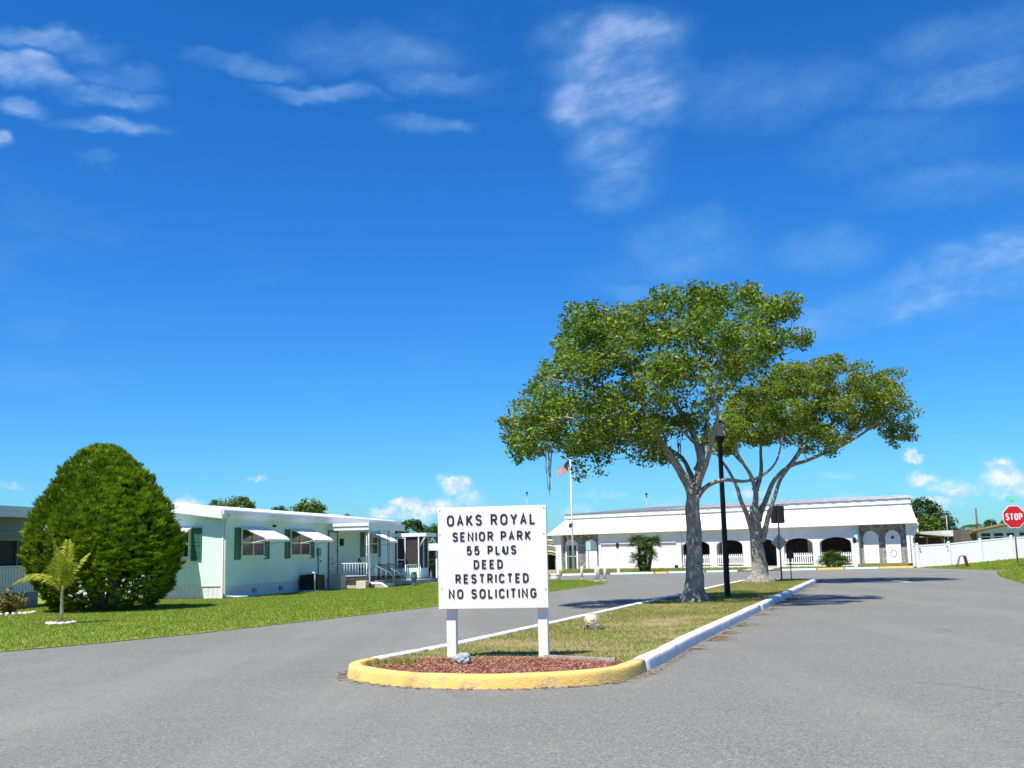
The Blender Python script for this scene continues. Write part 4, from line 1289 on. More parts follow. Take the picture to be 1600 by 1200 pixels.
for (a, b_) in ((1.47, 3.47), (6.05, 8.10), (15.0, 16.9)):
    window(a, b_, 1.60, 2.74, HOME); shutter(a - .55, a - .07, 1.48, 2.76, 'x', HOME); shutter(b_ + .07, b_ + .5, 1.48, 2.76, 'x', HOME)
    awning(a - .05, b_ + .1, 2.80, 1.15, .52, HOME)
window(1.42, 3.2, 1.60, 2.74, HOME, 'y'); shutter(.92, 1.36, 1.48, 2.76, 'y', HOME); shutter(3.26, 3.7, 1.48, 2.76, 'y', HOME); awning(1.32, 3.3, 2.80, 1.05, .52, HOME, 'y')
# front door
mb = MB(); mb.box(10.25, 10.33, -.05, 0, .5, 2.78); mb.box(11.33, 11.41, -.05, 0, .5, 2.78); mb.box(10.33, 11.33, -.05, 0, 2.70, 2.78); dr = mb.build('door_frame', SHUT, HOME)
mb = MB(); mb.box(10.335, 11.325, -.03, -.002, .52, 2.695); mb.build('door', mat('pale_grey_door', (.55, .62, .64), .4, (.40, .50, .52), 1.4, wear=((.12, .14, .14), 3, .5, .66, .8)), HOME)
mb = MB(); mb.lathe([(.025, 0), (.035, .03), (.02, .06)], 8); o = mb.build('door_handle', GREYMETAL, HOME); o.rotation_euler = (math.pi / 2, 0, 0); o.location = (10.45, -.03, 1.45)
mb = MB(); mb.box(11.75, 11.93, -.14, -.002, 2.05, 2.35); mb.box(11.72, 11.96, -.16, -.002, 2.352, 2.40); mb.build('porch_light', BLACK, HOME)
mb = MB(); mb.box(4.3, 4.45, -.10, -.002, 2.83, 2.93); mb.build('eave_light', BLACK, HOME)
mb = MB(); mb.box(9.3, 9.4, -.06, -.002, 1.28, 1.38); mb.build('hose_tap', GREYMETAL, HOME)
for s_ in (2.5, 5.0):
    mb = MB(); mb.box(s_, s_ + .36, -.02, -.002, .16, .34)
    for q in range(4): mb.box(s_ + .02, s_ + .34, -.028, -.0205, .18 + q * .04, .195 + q * .04)
    mb.build('skirting_vent', GREYMETAL, HOME)
mb = MB(); mb.box(8.95, 9.2, -.12, -.002, 1.55, 1.95); mb.box(9.05, 9.10, -.05, -.003, .55, 1.548); mb.build('meter_box', GREYMETAL, HOME)
# porch
PD = 2.07
mb = MB(); mb.box(10.2, 15.36, -PD, -ov - .14, 3.02, 3.08); mb.build('porch_roof', ROOFWHITE, HOME)
mb = MB(); mb.box(10.17, 10.198, -PD - .02, -ov - .135, 2.76, 3.10); mb.build('porch_side_fascia', WHITEM, HOME)
mb = MB(); mb.box(10.13, 10.168, -PD - .02, -ov - .135, 2.95, 3.00); mb.build('porch_fascia_rib', WHITEM, HOME)
mb = MB(); mb.box(10.17, 15.38, -PD - .05, -PD - .021, 2.76, 3.10); mb.build('porch_front_fascia', WHITEM, HOME)
mb = MB(); mb.box(10.2, 15.36, -PD + .02, -.02, .38, .5); mb.build('porch_floor', mat('dark_porch_floor', (.05, .055, .05), .8), HOME)
mb = MB(); mb.box(10.3, 15.3, -PD + .12, -.1, 0, .378); mb.build('porch_base', BEIGE, HOME)
mb = MB(); mb.tube([(10.30, -PD - .03, 2.98), (10.30, -PD - .01, 2.7), (10.30, -PD - .01, .30), (10.32, -PD - .18, .24), (10.3, -PD - .65, .22), (10.2, -PD - .85, .1), (10.15, -PD - 1.0, .05)], .055, 8); mb.build('porch_downspout', WHITEM, HOME)
for s in (10.42, 12.0, 13.35):
    mb = MB()
    for dx in (-.11, .11): mb.tube([(s + dx, -PD + .12, .5), (s + dx, -PD + .12, 2.76)], .016, 6)
    for zz in (.75, 1.2, 1.65, 2.1, 2.5): mb.tube([(s - .11, -PD + .12, zz - .12), (s, -PD + .12, zz), (s + .11, -PD + .12, zz - .12)], .009, 5)
    mb.build('porch_post', WHITEM if s < 11 else GREYMETAL, HOME)


def railing(p0, p1, z0, z1, m, n):
    p0 = Vector(p0); p1 = Vector(p1); mb = MB()
    mb.tube([(p0.x, p0.y, z1), (p1.x, p1.y, z1)], .022, 6); mb.tube([(p0.x, p0.y, z0 + .1), (p1.x, p1.y, z0 + .1)], .016, 6)
    for k in range(n + 1):
        q = p0.lerp(p1, k / n); mb.tube([(q.x, q.y, z0 if k in (0, n) else z0 + .1), (q.x, q.y, z1)], .022 if k in (0, n) else .011, 5)
    return mb.build('railing', m, HOME)


railing((10.28, -.12, 0), (10.28, -PD + .1, 0), .5, 1.19, WHITEM, 13)
railing((11.9, -PD + .1, 0), (13.4, -PD + .1, 0), .5, 1.10, GREYMETAL, 12)
railing((13.4, -PD + .1, 0), (15.3, -PD + .1, 0), .5, 1.10, GREYMETAL, 14)
mb = MB()
for s in (10.6, 11.8):
    mb.tube([(s, -PD + .1, 1.10), (s, -PD - .3, 1.02), (s, -PD - .9, .75), (s, -PD - 1.1, .55), (s, -PD - 1.1, .0)], .02, 6)
    for q in (.25, .5, .75): mb.tube([(s, -PD - q, .1), (s, -PD - q, 1.02 - q * .3)], .011, 5)
mb.build('step_railing', GREYMETAL, HOME)
for k in range(2):
    mb = MB(); mb.box(10.55, 11.85, -PD - .38 * (k + 1) + .02, -PD - .38 * k + .018, 0, .34 - .16 * k); mb.build('step', CONC, HOME)
# screened porch room at the far end
mb = MB(); mb.box(HL + .0, HL + 1.9, -1.85, 3.0, 2.55, 2.75); mb.build('screen_room_roof', WHITEM, HOME)
mb = MB(); mb.box(HL + .04, HL + 1.7, -1.42, 2.9, .25, .80); mb.build('screen_room_base', MINT, HOME)
mb = MB(); mb.box(HL + .08, HL + 1.66, -1.38, 2.86, .802, 2.548); mb.build('insect_screen', SCREEN, HOME)
mb = MB()
for y in (-1.42, -.62, -.15, .0):
    mb.box(HL + .02, HL + .078, y, y + .06, .802, 2.548)
for z in (1.25, 2.46): mb.box(HL + .024, HL + .074, -.56, -.152, z, z + .06)
for s in (HL + .8, HL + 1.64): mb.box(s, s + .06, -1.44, -1.381, .802, 2.548)
mb.build('screen_frame', WHITEM, HOME)
mb = MB(); mb.tube([(HL + .06, -1.82, 2.56), (HL + .06, -1.62, 2.3), (HL + .06, -1.45, 2.0)], .03, 6); mb.build('roof_bracket', WHITEM, HOME)
mb = MB(); mb.box(15.4, HL + 1.9, -1.9, -.05, 0, .2); mb.build('side_step', CONC, HOME)
railing((16.5, -1.75, 0), (19.0, -1.75, 0), .2, 1.0, WHITEM, 8)
# under the porch: dark shrub pots
PT = thing('patio_chair', 'dark round-backed patio chair standing on the mint home porch behind the railing', 'chair', tuple((HOME.matrix_basis @ Vector((11.9, -1.25, .5)))), HA)
mb = MB(); mb.box(-.24, .24, -.24, .24, .38, .43); mb.build('seat', BLACK, PT, bevel=.01)
mb = MB(); mb.tube([(-.24, .22, .43), (-.22, .27, .75), (0, .3, .92), (.22, .27, .75), (.24, .22, .43)], .022, 6)
for q in (-.12, 0, .12): mb.tube([(q, .23, .43), (q, .29, .88)], .012, 5)
mb.build('backrest', BLACK, PT)
for sx in (-.2, .2):
    for sy in (-.2, .2):
        mb = MB(); mb.tube([(sx, sy, 0), (sx * .95, sy * .95, .38)], .018, 6); mb.build('leg', BLACK, PT)


def HP(x, y, z=0): return tuple(HOME.matrix_basis @ Vector((x, y, z)))


HOME.matrix_basis  # noqa
M_H = Matrix.Translation(Vector((-11.39, 42.8, 0))) @ Matrix.Rotation(HA, 4, 'Z')


def HP(x, y, z=0): return tuple(M_H @ Vector((x, y, z)))


PT.location = HP(11.9, -1.25, .5)
AC = thing('air_conditioner', 'black boxy air conditioning unit on the lawn against the mint home skirting', 'air conditioner', HP(7.3, -.52, .02), HA); AC.scale = (.9, .85, .92)
mb = MB(); mb.box(-.45, .45, -.50, .50, .06, .78); mb.build('case', BLACK, AC, bevel=.02)
mb = MB()
for k in range(14): mb.box(-.462, -.452, -.46, .46, .12 + k * .045, .14 + k * .045)
for k in range(14): mb.box(-.41, .41, -.512, -.502, .12 + k * .045, .14 + k * .045)
g_ = mb.build('grille', mat('dark_grey_louvre', (.035, .035, .037), .5), AC)
mb = MB(); mb.box(-.5, .5, -.55, .55, 0, .058); mb.build('pad', CONC, AC)
mb = MB(); mb.lathe([(.36, .78), (.37, .80), (.3, .815)], 18); mb.build('fan_guard', BLACK, AC)
PF = thing('pipe_frame', 'white bent pipe standing in front of the black air conditioner', 'pipe', HP(6.7, -.85, .02), HA)
mb = MB(); mb.tube([(0, .42, .82), (0, -.02, .83), (0, -.05, .80), (0, -.05, .05)], .026, 8); mb.build('pipe', WHITEM, PF)
mb = MB(); mb.box(-.06, .06, -.12, .45, 0, .05); mb.build('foot', WHITEM, PF)
BB = tag(MB().box(-.3, .3, -.3, .3, 0, .72).build('block_pier', BEIGE, None, bevel=.015), 'beige concrete block pier between the air conditioner and the porch', 'block'); BB.location = HP(8.6, -1.18, .02); BB.rotation_euler = (0, 0, HA)
BB2 = tag(MB().box(-.22, .22, -.24, .24, 0, .36).build('splash_block', mat('pale_block', (.62, .57, .45), .9), None, bevel=.015), 'pale cream concrete block on the grass beside the porch downspout', 'block'); BB2.location = HP(9.8, -1.95, .02); BB2.rotation_euler = (0, 0, HA)
UR = thing('garden_urn', 'small blue-green urn on the lawn in front of the porch steps', 'urn', HP(13.0, -3.4, .02))
mb = MB(); mb.lathe([(.10, 0), (.13, .04), (.06, .12), (.07, .2), (.15, .34), (.17, .5), (.12, .62), (.16, .68)], 14); mb.build('body', mat('teal_glaze', (.06, .16, .16), .4), UR)

# carport further down the row, seen between the porch and the sign
CP = thing('carport', 'white flat carport with dark shaded space below, seen right of the screened porch', 'carport', (-5.2, 75, 0), HA)
mb = MB(); mb.box(-3.2, 3.0, -.9, 2.9, 1.98, 2.25); mb.build('roof', WHITEM, CP)
mb = MB(); mb.box(-3.3, 3.1, -1.0, 3.0, 1.80, 1.978); mb.build('fascia', WHITEM, CP)
for (x, y) in ((-3.0, -.75), (-3.0, 1.0), (2.8, -.75), (2.8, 2.7)):
    mb = MB(); mb.box(x - .05, x + .05, y - .05, y + .05, 0, 1.80); mb.build('post', WHITEM, CP)
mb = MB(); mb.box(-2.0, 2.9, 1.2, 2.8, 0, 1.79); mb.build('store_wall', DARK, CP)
bg_tree('low dark bush under the white carport edge', 672, 874, 8, 70, FARLEAF, 1.0, n=40, name='garden_bush')

# ------------------------------------------------------------------ neighbouring home at the left edge
NB = thing('mobile_home', 'grey shaded home with white slatted half wall at the left edge of the lawn', 'house', (-17.29, 38.0, 0), HA)
S0, S1 = -9, 1.3
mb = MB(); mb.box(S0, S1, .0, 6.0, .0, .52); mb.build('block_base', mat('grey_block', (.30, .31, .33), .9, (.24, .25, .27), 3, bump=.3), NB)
mb = MB(); mb.box(S0, S1, .06, 6, .52, 1.40)
mb.build('half_wall', WHITE, NB)
mb0 = None
k = S0; first = None
while k < S1 - .1:
    if first is None:
        mb = MB(); mb.box(0, .12, -.02, .058, .54, 1.38); first = mb.build('slat', WHITE, NB); o = first
    else:
        o = first.copy(); COL.objects.link(o)
    o.location = (k, 0, 0); k += .15
mb = MB(); mb.box(S0, S1, -.04, 6, 1.402, 1.45); mb.build('sill', WHITEM, NB)
mb = MB(); mb.box(S0, S1, .10, 5.9, 1.452, 2.30); mb.build('insect_screen', SCREEN, NB)
mb = MB()
for s in (-9, -6.5, -4.1, -1.75, .1, 1.2): mb.box(s, s + .08, .02, .098, 1.452, 2.298)
mb.build('screen_frame', mat('dark_bronze_frame', (.10, .10, .10), .5), NB)
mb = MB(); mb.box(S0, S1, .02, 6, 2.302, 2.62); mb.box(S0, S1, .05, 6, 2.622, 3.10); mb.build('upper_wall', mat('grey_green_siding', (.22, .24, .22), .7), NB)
mb = MB(); mb.box(S0 - .3, S1 + .3, -.25, 6.3, 3.30, 3.46); mb.build('roof', ROOFWHITE, NB)
mb = MB(); mb.box(S0 - .32, S1 + .32, -.28, -.252, 3.10, 3.47); mb.box(S1 + .302, S1 + .33, -.25, 6.3, 3.10, 3.47); mb.build('fascia', WHITEM, NB)


def small_shrub(label, loc, w, h, m, n=26):
    T = thing('garden_shrub', label, 'shrub', loc)
    mb = MB(); L2 = []
    for k in range(n):
        a = random.uniform(0, 6.28); r = random.uniform(.1, 1) * w
        e = Vector((math.cos(a) * r, math.sin(a) * r, h * random.uniform(.5, 1) * (1 - .35 * r / w)))
        mb.tube([(e.x * .15, e.y * .15, 0), (e.x * .6, e.y * .6, e.z * .6), e], [.012, .009, .004], 4, False)
        m_ = 60; t_ = RNG.uniform(.35, 1.05, (m_, 1)); L2.append(np.array(tuple(e)) * t_ + RNG.normal(0, .07, (m_, 3)))
    mb.build('stem', TWIG, T); np_mesh('foliage', leaf_quads(np.vstack(L2), .10), 4, m, T)


sh = gp(10, 962)
small_shrub('loose olive-green shrub inside a white stone edging at the left edge of the lawn', (sh.x - .1, sh.y + .3, .02), .55, .75, mat('olive_shrub_leaf', (.15, .15, .03), .6, (.12, .09, .03), 5, island=.4, trans=.2))
SE = thing('stone_edging', 'curved row of small white edging stones in front of the olive-green shrub', 'garden edging', (sh.x - .1, sh.y + .3, .02))
for k in range(9):
    a = math.radians(-95 + k * 14)
    bm = bmesh.new(); bmesh.ops.create_icosphere(bm, subdivisions=2, radius=1)
    for vtx in bm.verts:
        r = 1 + mnoise.noise(vtx.co * 1.4 + Vector((k * 5, 2, 0))) * .3; vtx.co = Vector((vtx.co.x * .085 * r, vtx.co.y * .07 * r, max(vtx.co.z, -.6) * .06 * r))
    me = bpy.data.meshes.new('stone'); bm.to_mesh(me); bm.free(); me.materials.append(STONEW)
    o = bpy.data.objects.new('stone', me); COL.objects.link(o)
    o.location = (math.cos(a) * .72, math.sin(a) * .72, .03); o.rotation_euler = (0, 0, a); o.parent = SE

# ------------------------------------------------------------------ community building
BU = Vector((.7725, -.6350, 0)); BA = math.atan2(BU.y, BU.x)
BLD = thing('community_building', 'long white community building with mansard eave, arched porch openings and stone end walls', 'building', (3.46, 93.95, .0), BA)
M_B = Matrix.Translation(Vector((3.46, 93.95, 0))) @ Matrix.Rotation(BA, 4, 'Z')


def BPt(x, y, z=0): return tuple(M_B @ Vector((x, y, z)))


BL = 30.0; BD = 16.0; OV = .45
mb = MB()
b0 = [(-.6, -OV), (BL + .95, -OV), (BL + .75 - .42 * BD, BD + OV), (-.6, BD + OV)]; t0 = [(1.15, .15), (BL + .35, .15), (BL + .15 - .42 * BD, BD - .15), (1.15, BD - .15)]
vs = [(x, y, 3.0) for x, y in b0] + [(x, y, 4.30) for x, y in t0]
mb.add(vs, [(0, 3, 2, 1), (0, 1, 5, 4), (1, 2, 6, 5), (2, 3, 7, 6), (3, 0, 4, 7), (4, 5, 6, 7)]); mb.build('mansard', MANSARD, BLD)
mb = MB(); mb.prism([(.95, .02), (BL + .45, .02), (BL + .3 - .42 * BD, BD), (.95, BD)], 4.302, 4.66, 'z'); mb.build('upper_fascia', WHITEM, BLD)
mb = MB(); mb.box(.9, BL + .5, .0, .018, 4.60, 4.66); mb.build('drip_edge', WHITEM, BLD)
for s in (1.3, 12.35, BL + .25):
    mb = MB(); mb.tube([(s, .10, 4.36), (s, .09, 4.24), (s, -OV - .03, 3.06), (s, -OV - .01, 2.96), (s, -.05, 2.75), (s, -.05, .1)], .04, 6); mb.build('downspout', WHITEM, BLD)
mb = MB(); mb.box(-.6, BL + .95, -OV - .012, -OV + .02, 2.93, 3.03); mb.build('eave_trim', WHITEM, BLD)
# roof: hip at the left, gable at the right
zr0 = 4.664; zr1 = 5.27; yr = 7.5
mb = MB(); mb.add([(.9, -.05, zr0), (BL + .5, -.05, zr0), (BL + .4 - .42 * yr, yr, zr1 - .08), (5.5, yr, zr1), (.9, BD, zr0), (BL + .4 - .42 * BD, BD, zr0)],
                  [(0, 1, 2, 3), (0, 3, 4), (4, 3, 2, 5), (1, 5, 2)]); rf = mb.build('roof', ROOFGREY, BLD)
mb = MB(); k = 11.0
while k < BL + .45:
    f = min(1, (k - .9) / 4.6); y1 = yr * f; z1 = zr0 + (zr1 - zr0) * f - (.08 * max(0, (k - 5.5) / (BL - 5)))
    if k > BL + .4 - .42 * yr: y1 *= max(.05, (BL + .45 - k) / (.42 * yr)); z1 = zr0 + (zr1 - .08 - zr0) * y1 / yr
    h = .014; w = .12 + .36 * (k / BL) ** 1.5
    mb.add([(k, -.07, zr0 + .003), (k + w, -.07, zr0 + .003), (k + w, y1, z1 + .003), (k, y1, z1 + .003), (k + .06, -.07, zr0 + h), (k + w - .06, -.07, zr0 + h), (k + w - .06, y1, z1 + h), (k + .06, y1, z1 + h)],
           [(0, 3, 2, 1), (4, 5, 6, 7), (0, 1, 5, 4), (1, 2, 6, 5), (2, 3, 7, 6), (3, 0, 4, 7)]); k += .92
o = mb.build('roof_seam', SEAM, rf); o['kind'] = 'stuff'  # flat pale strips paint the sunlit ribs, dark roof between paints their shade
# walls
mb = MB(); mb.box(-.02, BL - .42 * BD, BD - .3, BD, 0, 2.99); mb.box(0, .3, .45, BD - .3, 0, 2.99); mb.prism([(BL, .45), (BL + .3, .45), (BL + .3 - .42 * BD, BD), (BL - .42 * BD, BD)], 0, 2.99, 'z'); mb.build('rear_wall', STUCCO, BLD)
mb = MB(); mb.box(-.02, .56, -.04, .34, 0, 2.995); mb.prism([(-.02, 1.9), (-.02, 2.92), (-.55, 2.92)], -.02, .2, 'y'); mb.build('end_column', STUCCO, BLD)
mb = MB(); mb.box(30.0, 30.4, -.04, .34, 0, 2.995); mb.prism([(30.402, 1.9), (30.402, 2.92), (30.9, 2.92)], -.02, .2, 'y'); mb.build('end_column', STUCCO, BLD)
mb = MB(); mb.box(.562, 4.398, .36, .54, 0, 2.995); mb.build('stone_wall', STONE, BLD)
mb = MB(); mb.box(26.62, 29.998, .36, .54, 0, 2.995); mb.build('stone_wall', STONE, BLD)


def arch_poly(x0, x1, z0, zs, za, n=12):
    c = (x0 + x1) / 2; r = (x1 - x0) / 2
    return [(x0, z0), (x1, z0)] + [(c + r * math.cos(math.pi * k / n), zs + (za - zs) * math.sin(math.pi * k / n)) for k in range(n + 1)]


mb = MB(); mb.prism(arch_poly(.78, 2.08, .02, 1.98, 2.56), .26, .358); ar = mb.build('arch_panel', STUCCO, BLD)
mb = MB(); mb.box(.95, 1.62, .22, .258, .1, 2.05); mb.build('door', GREENDOOR, BLD)
mb = MB(); mb.box(1.64, 1.92, .22, .258, .1, 2.05); mb.build('door_side_light', mat('dark_grey_glass', (.05, .055, .055), .2), BLD)
mb = MB(); mb.box(.95, 1.92, .205, .219, 1.12, 1.17); mb.build('door_rail', WHITEM, BLD)
for (a, b_, zz) in ((2.9, 4.05, .02), (26.85, 27.93, .28), (28.42, 29.46, .28)):
    mb = MB(); mb.prism(arch_poly(a, b_, zz, 1.95, 2.52), .26, .358); mb.build('arch_panel', STUCCO, BLD)
mb = MB(); mb.lathe([(.10, 0), (.10, .03), (.05, .045)], 12); o = mb.build('wall_medallion', BLACK, BLD); o.rotation_euler = (math.pi / 2, 0, 0); o.location = (28.94, .258, 2.02)
mb = MB()
for k in range(10):
    a = k * .628; mb.tube([(28.94 + .16 * math.cos(a), .25, .95 + .22 * math.sin(a)), (28.94 + .23 * math.cos(a + .5), .25, .95 + .30 * math.sin(a + .5))], .018, 5)
mb.build('wreath', mat('grey_wreath', (.35, .36, .40), .9), BLD)
# planter in front of right stone wall
mb = MB(); mb.box(26.7, 30.3, -.9, -.045, 0, .27); mb.build('raised_bed', mat('dry_grass_bed', (.24, .20, .06), .95, (.16, .17, .04), 3, bump=.6, bscale=20), BLD)
# middle wall with wide recessed panel
mb = MB(); mb.box(4.4, 4.66, .0, .3, 0, 2.995); mb.box(11.85, 12.05, 0, .3, 0, 2.995); mb.box(4.66, 11.85, 0, .3, 2.1, 2.995); mb.box(4.66, 11.85, .07, .3, 0, 2.099); mb.build('front_wall', STUCCO, BLD)
mb = MB(); mb.box(4.66, 11.85, -.05, -.002, 2.08, 2.2); mb.build('lintel_trim', STUCCO, BLD)
# arcade
ops = [(12.35, 14.8, 0.20), (15.4, 17.6, .20), (18.25, 20.35, 0.0), (20.95, 23.18, .20), (23.72, 26.06, .20)]
mb = MB(); piers = [12.052] + [v for o_ in ops for v in o_[:2]] + [26.60]
for k in range(0, len(piers), 2): mb.box(piers[k], piers[k + 1], 0, .3, 0, 1.72)
pts = [(12.052, 1.722), (12.35, 1.722)]
for (a, b_, z_) in ops:
    c = (a + b_) / 2; r = (b_ - a) / 2
    pts += [(c - r * math.cos(math.pi * k / 14), 1.722 + .42 * math.sin(math.pi * k / 14)) for k in range(1, 14)]
    pts += [(b_, 1.722)]
    nx_ = [o_[0] for o_ in ops if o_[0] > b_]
    pts += [(nx_[0], 1.722)] if nx_ else [(26.60, 1.722)]
pts += [(26.60, 2.995), (12.052, 2.995)]
mb.prism(pts, 0.0, .3); mb.build('arcade_wall', STUCCO, BLD)
mb = MB(); mb.box(12.06, 26.6, .302, 3.4, 0, .16); mb.build('porch_floor', CONC, BLD)
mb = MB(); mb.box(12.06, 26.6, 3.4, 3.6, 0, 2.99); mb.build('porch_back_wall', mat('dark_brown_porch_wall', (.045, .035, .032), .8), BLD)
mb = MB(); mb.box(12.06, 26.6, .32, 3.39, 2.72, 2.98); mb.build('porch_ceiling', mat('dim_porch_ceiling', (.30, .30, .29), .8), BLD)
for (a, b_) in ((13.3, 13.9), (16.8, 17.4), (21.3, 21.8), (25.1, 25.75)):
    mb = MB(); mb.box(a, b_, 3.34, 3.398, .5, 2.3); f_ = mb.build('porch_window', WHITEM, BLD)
    mb = MB(); mb.box(a + .07, b_ - .07, 3.325, 3.338, .57, 2.23); mb.build('pane', mat('pale_painted_reflection', (.62, .74, .78), .3, spec=.5) if 'pale_painted_reflection' not in MATS else MATS['pale_painted_reflection'], f_)  # pale pane colour stands in for sky reflected in dark glass
for (a, b_) in ((18.5, 19.3), (19.34, 20.1)):
    mb = MB(); mb.box(a, b_, 3.33, 3.398, .16, 2.25); mb.build('entrance_door', mat('dark_bronze_door', (.02, .016, .014), .4) if 'dark_bronze_door' not in MATS else MATS['dark_bronze_door'], BLD)
for (a, b_, z_) in ops:
    if z_ == 0: continue
    mb = MB(); mb.box(a - .0, b_ + .0, .06, .12, .34, .42); mb.box(a, b_, .06, .12, .84, .92); k = a + .05
    while k < b_ - .06:
        mb.prism([(k, .27), (k + .085, .27), (k + .085, 1.04), (k + .0425, 1.10), (k, 1.04)], .035, .058); k += .165
    mb.build('picket_panel', VINYL, BLD)
    mb = MB(); mb.box(a, b_, .02, .298, 0, .2); mb.build('opening_kerb', STUCCO, BLD)
mb = MB(); mb.box(26.35, 26.62, -.12, -.02, 1.95, 2.80); mb.build('hanging_notice', BLUESIGN, BLD)
mb = MB(); mb.box(11.75, 11.95, -.2, -.02, .05, .32); mb.build('spigot_box', BLACK, BLD)

for (x, y, lb) in ((16.5, 2.0, 'dark porch bench behind the picket fence under the second arch, mostly in shade'), (22.0, 2.2, 'dark porch bench behind the picket fence left of the rightmost arch')):
    T = thing('porch_bench', lb, 'bench', BPt(x, y, .16), BA, 'benches on the clubhouse porch')
    mb = MB(); mb.box(-.7, .7, -.25, .25, .40, .46); mb.build('seat', WOODDK, T)
    mb = MB(); mb.box(-.7, .7, .2, .26, .55, .95); mb.build('backrest', WOODDK, T)
    for sx in (-.6, .6):
        mb = MB(); mb.box(sx - .04, sx + .04, -.22, .22, 0, .398); mb.build('leg', WOODDK, T)
# striped canopy left of the building
SC = thing('striped_canopy', 'curved yellow and white striped canopy just left of the community building', 'canopy', (2.55, 96.5, 0))
for k in range(6):
    z = 2.35 - k * .24; y = -k * .12
    mb = MB(); pts = []
    arcp = [(math.cos(math.radians(a)) * 1.15, z + .35 * math.sin(math.radians(a))) for a in range(0, 181, 15)]
    arci = [(x * .97, zz - .15) for x, zz in arcp][::-1]
    mb.prism(arcp + arci, y - .25, y + .1); mb.build('stripe', FLAGW if k % 2 == 0 else YEL, SC)
for x in (-1.0, 1.0):
    mb = MB(); mb.tube([(x, 0, 0), (x, 0, 1.4)], .05, 6); mb.build('post', BLACK, SC)
mb = MB(); mb.box(-.9, .9, .6, .7, 0, 1.6); mb.build('back_panel', DARK, SC)

# flagpole
FP = thing('flagpole', 'tall white flagpole with a drooping striped flag in front of the community building', 'flagpole', (3.95, 76.0, .05))
mb = MB(); mb.tube([(0, 0, 0), (0, 0, 4), (0, 0, 8.0)], [.075, .065, .04], 10); mb.build('pole', WHITEM, FP)
mb = MB(); mb.lathe([(.02, 8.0), (.06, 8.05), (.06, 8.1), (.01, 8.15)], 10); mb.build('finial', YEL, FP)
mb = MB(); mb.box(-.22, .02, -.12, -.05, 3.3, 3.42); mb.lathe([(.05, 3.1), (.10, 3.2), (.06, 3.35)], 10, (-.16, -.09)); mb.build('pole_light', BLACK, FP)
mb = MB(); nxg, nzg = 16, 13
for i in range(nxg):
    for j in range(nzg):
        def fp_(u, v):
            x = -.06 - u * .86; z = 7.62 - v * .62 - u * u * .38 - u * .08
            return (x, .10 * math.sin(u * 7 + v * 1.2) * u, z + .03 * math.sin(u * 6))
        u0, u1 = i / nxg, (i + 1) / nxg; v0, v1 = j / nzg, (j + 1) / nzg
        mi = 2 if (i < 7 and j < 7) else (0 if j % 2 == 0 else 1)
        mb.add([fp_(u0, v0), fp_(u1, v0), fp_(u1, v1), fp_(u0, v1)], [(0, 1, 2, 3)], mi, True)
mb.build('flag', [FLAGR, FLAGW, FLAGB], FP)

# kerb stones / wheel stops along the front strip
stops = [(wx0, wx1, y0, m, lb) for (wx0, wx1, y0, m, lb) in (
    (3.0, 5.3, 71.6, KERBW, 'white wheel stop by the flagpole foot'), (6.1, 8.9, 71.5, BLUEKERB, 'pale blue wheel stop left of the tall fan palm clump'),
    (9.0, 9.8, 71.5, YELLOW, 'short yellow kerb stone below the tall fan palm clump'), (9.9, 12.2, 71.7, BLUEKERB, 'pale blue wheel stop right of the tall fan palm clump'),
    (12.4, 14.4, 71.9, BLUEKERB, 'pale blue wheel stop behind the lamp post, left of the entrance path'),
    (17.3, 19.6, 72.1, BLUEKERB, 'pale blue wheel stop behind the road sign posts'), (19.7, 21.4, 72.1, YELLOW, 'yellow kerb stone below the low fan palm bush'), (21.5, 23.7, 72.1, BLUEKERB, 'pale blue wheel stop right of the low fan palm bush'),
    (23.8, 26.0, 72.2, YELLOW, 'long yellow kerb stone below the right stone wall'))]
for (a, b_, y0, m, lb) in stops:
    mb = MB(); mb.prism([(0, 0), (.22, 0), (.18, .16), (.04, .16)], a, b_, 'x'); o = mb.build('wheel_stop', m, None, bevel=.01); o.location = (0, y0, .001); o.scale.z = .72
    tag(o, lb, 'wheel stop', 'wheel stops along the building front')
# lantern posts in front of the building
LPOST = None
for (p, lb) in (((6.75, 72.9), 'white post with black lantern in front of the wide blank wall'), ((22.45, 72.9), 'white post with black lantern in front of the right stone wall')):
    T = thing('lantern_post', lb, 'lamp post', (p[0], p[1], .05), 0, 'lantern posts before the building') if LPOST is None else dup(LPOST, (p[0], p[1], .05), 0, lb)
    if LPOST is None:
        LPOST = T
        mb = MB(); mb.box(-.05, .05, -.05, .05, 0, 1.62); mb.build('post', WHITEM, T)
        mb = MB(); mb.box(-.09, .09, -.09, .09, 0, .35); mb.build('post_base', WHITEM, T)
        frus(frus(MB(), .04, .10, 1.622, 1.72), .10, .075, 1.722, 1.92).build('lantern', BLACK, T)
        frus(MB(), .12, .02, 1.922, 2.02).build('lantern_cap', BLACK, T)
WP = thing('marker_post', 'plain white post at the kerb behind the black street lamp', 'post', (13.75, 72.9, .05))
mb = MB(); mb.box(-.07, .07, -.07, .07, 0, 1.9); mb.build('post', WHITEM, WP); frus(MB(), .085, .02, 1.902, 1.98).build('post_cap', WHITEM, WP)
HS = thing('parking_sign', 'pale blue parking sign on a thin dark pole before the second white arch', 'sign', (5.45, 82.5, .05))
mb = MB(); mb.tube([(0, 0, 0), (0, 0, 2.2)], .03, 8); mb.build('pole', GREYMETAL, HS)
mb = MB(); mb.box(-.17, .17, -.05, -.032, 1.55, 2.2); mb.build('sign_face', BLUESIGN, HS, bevel=.004)

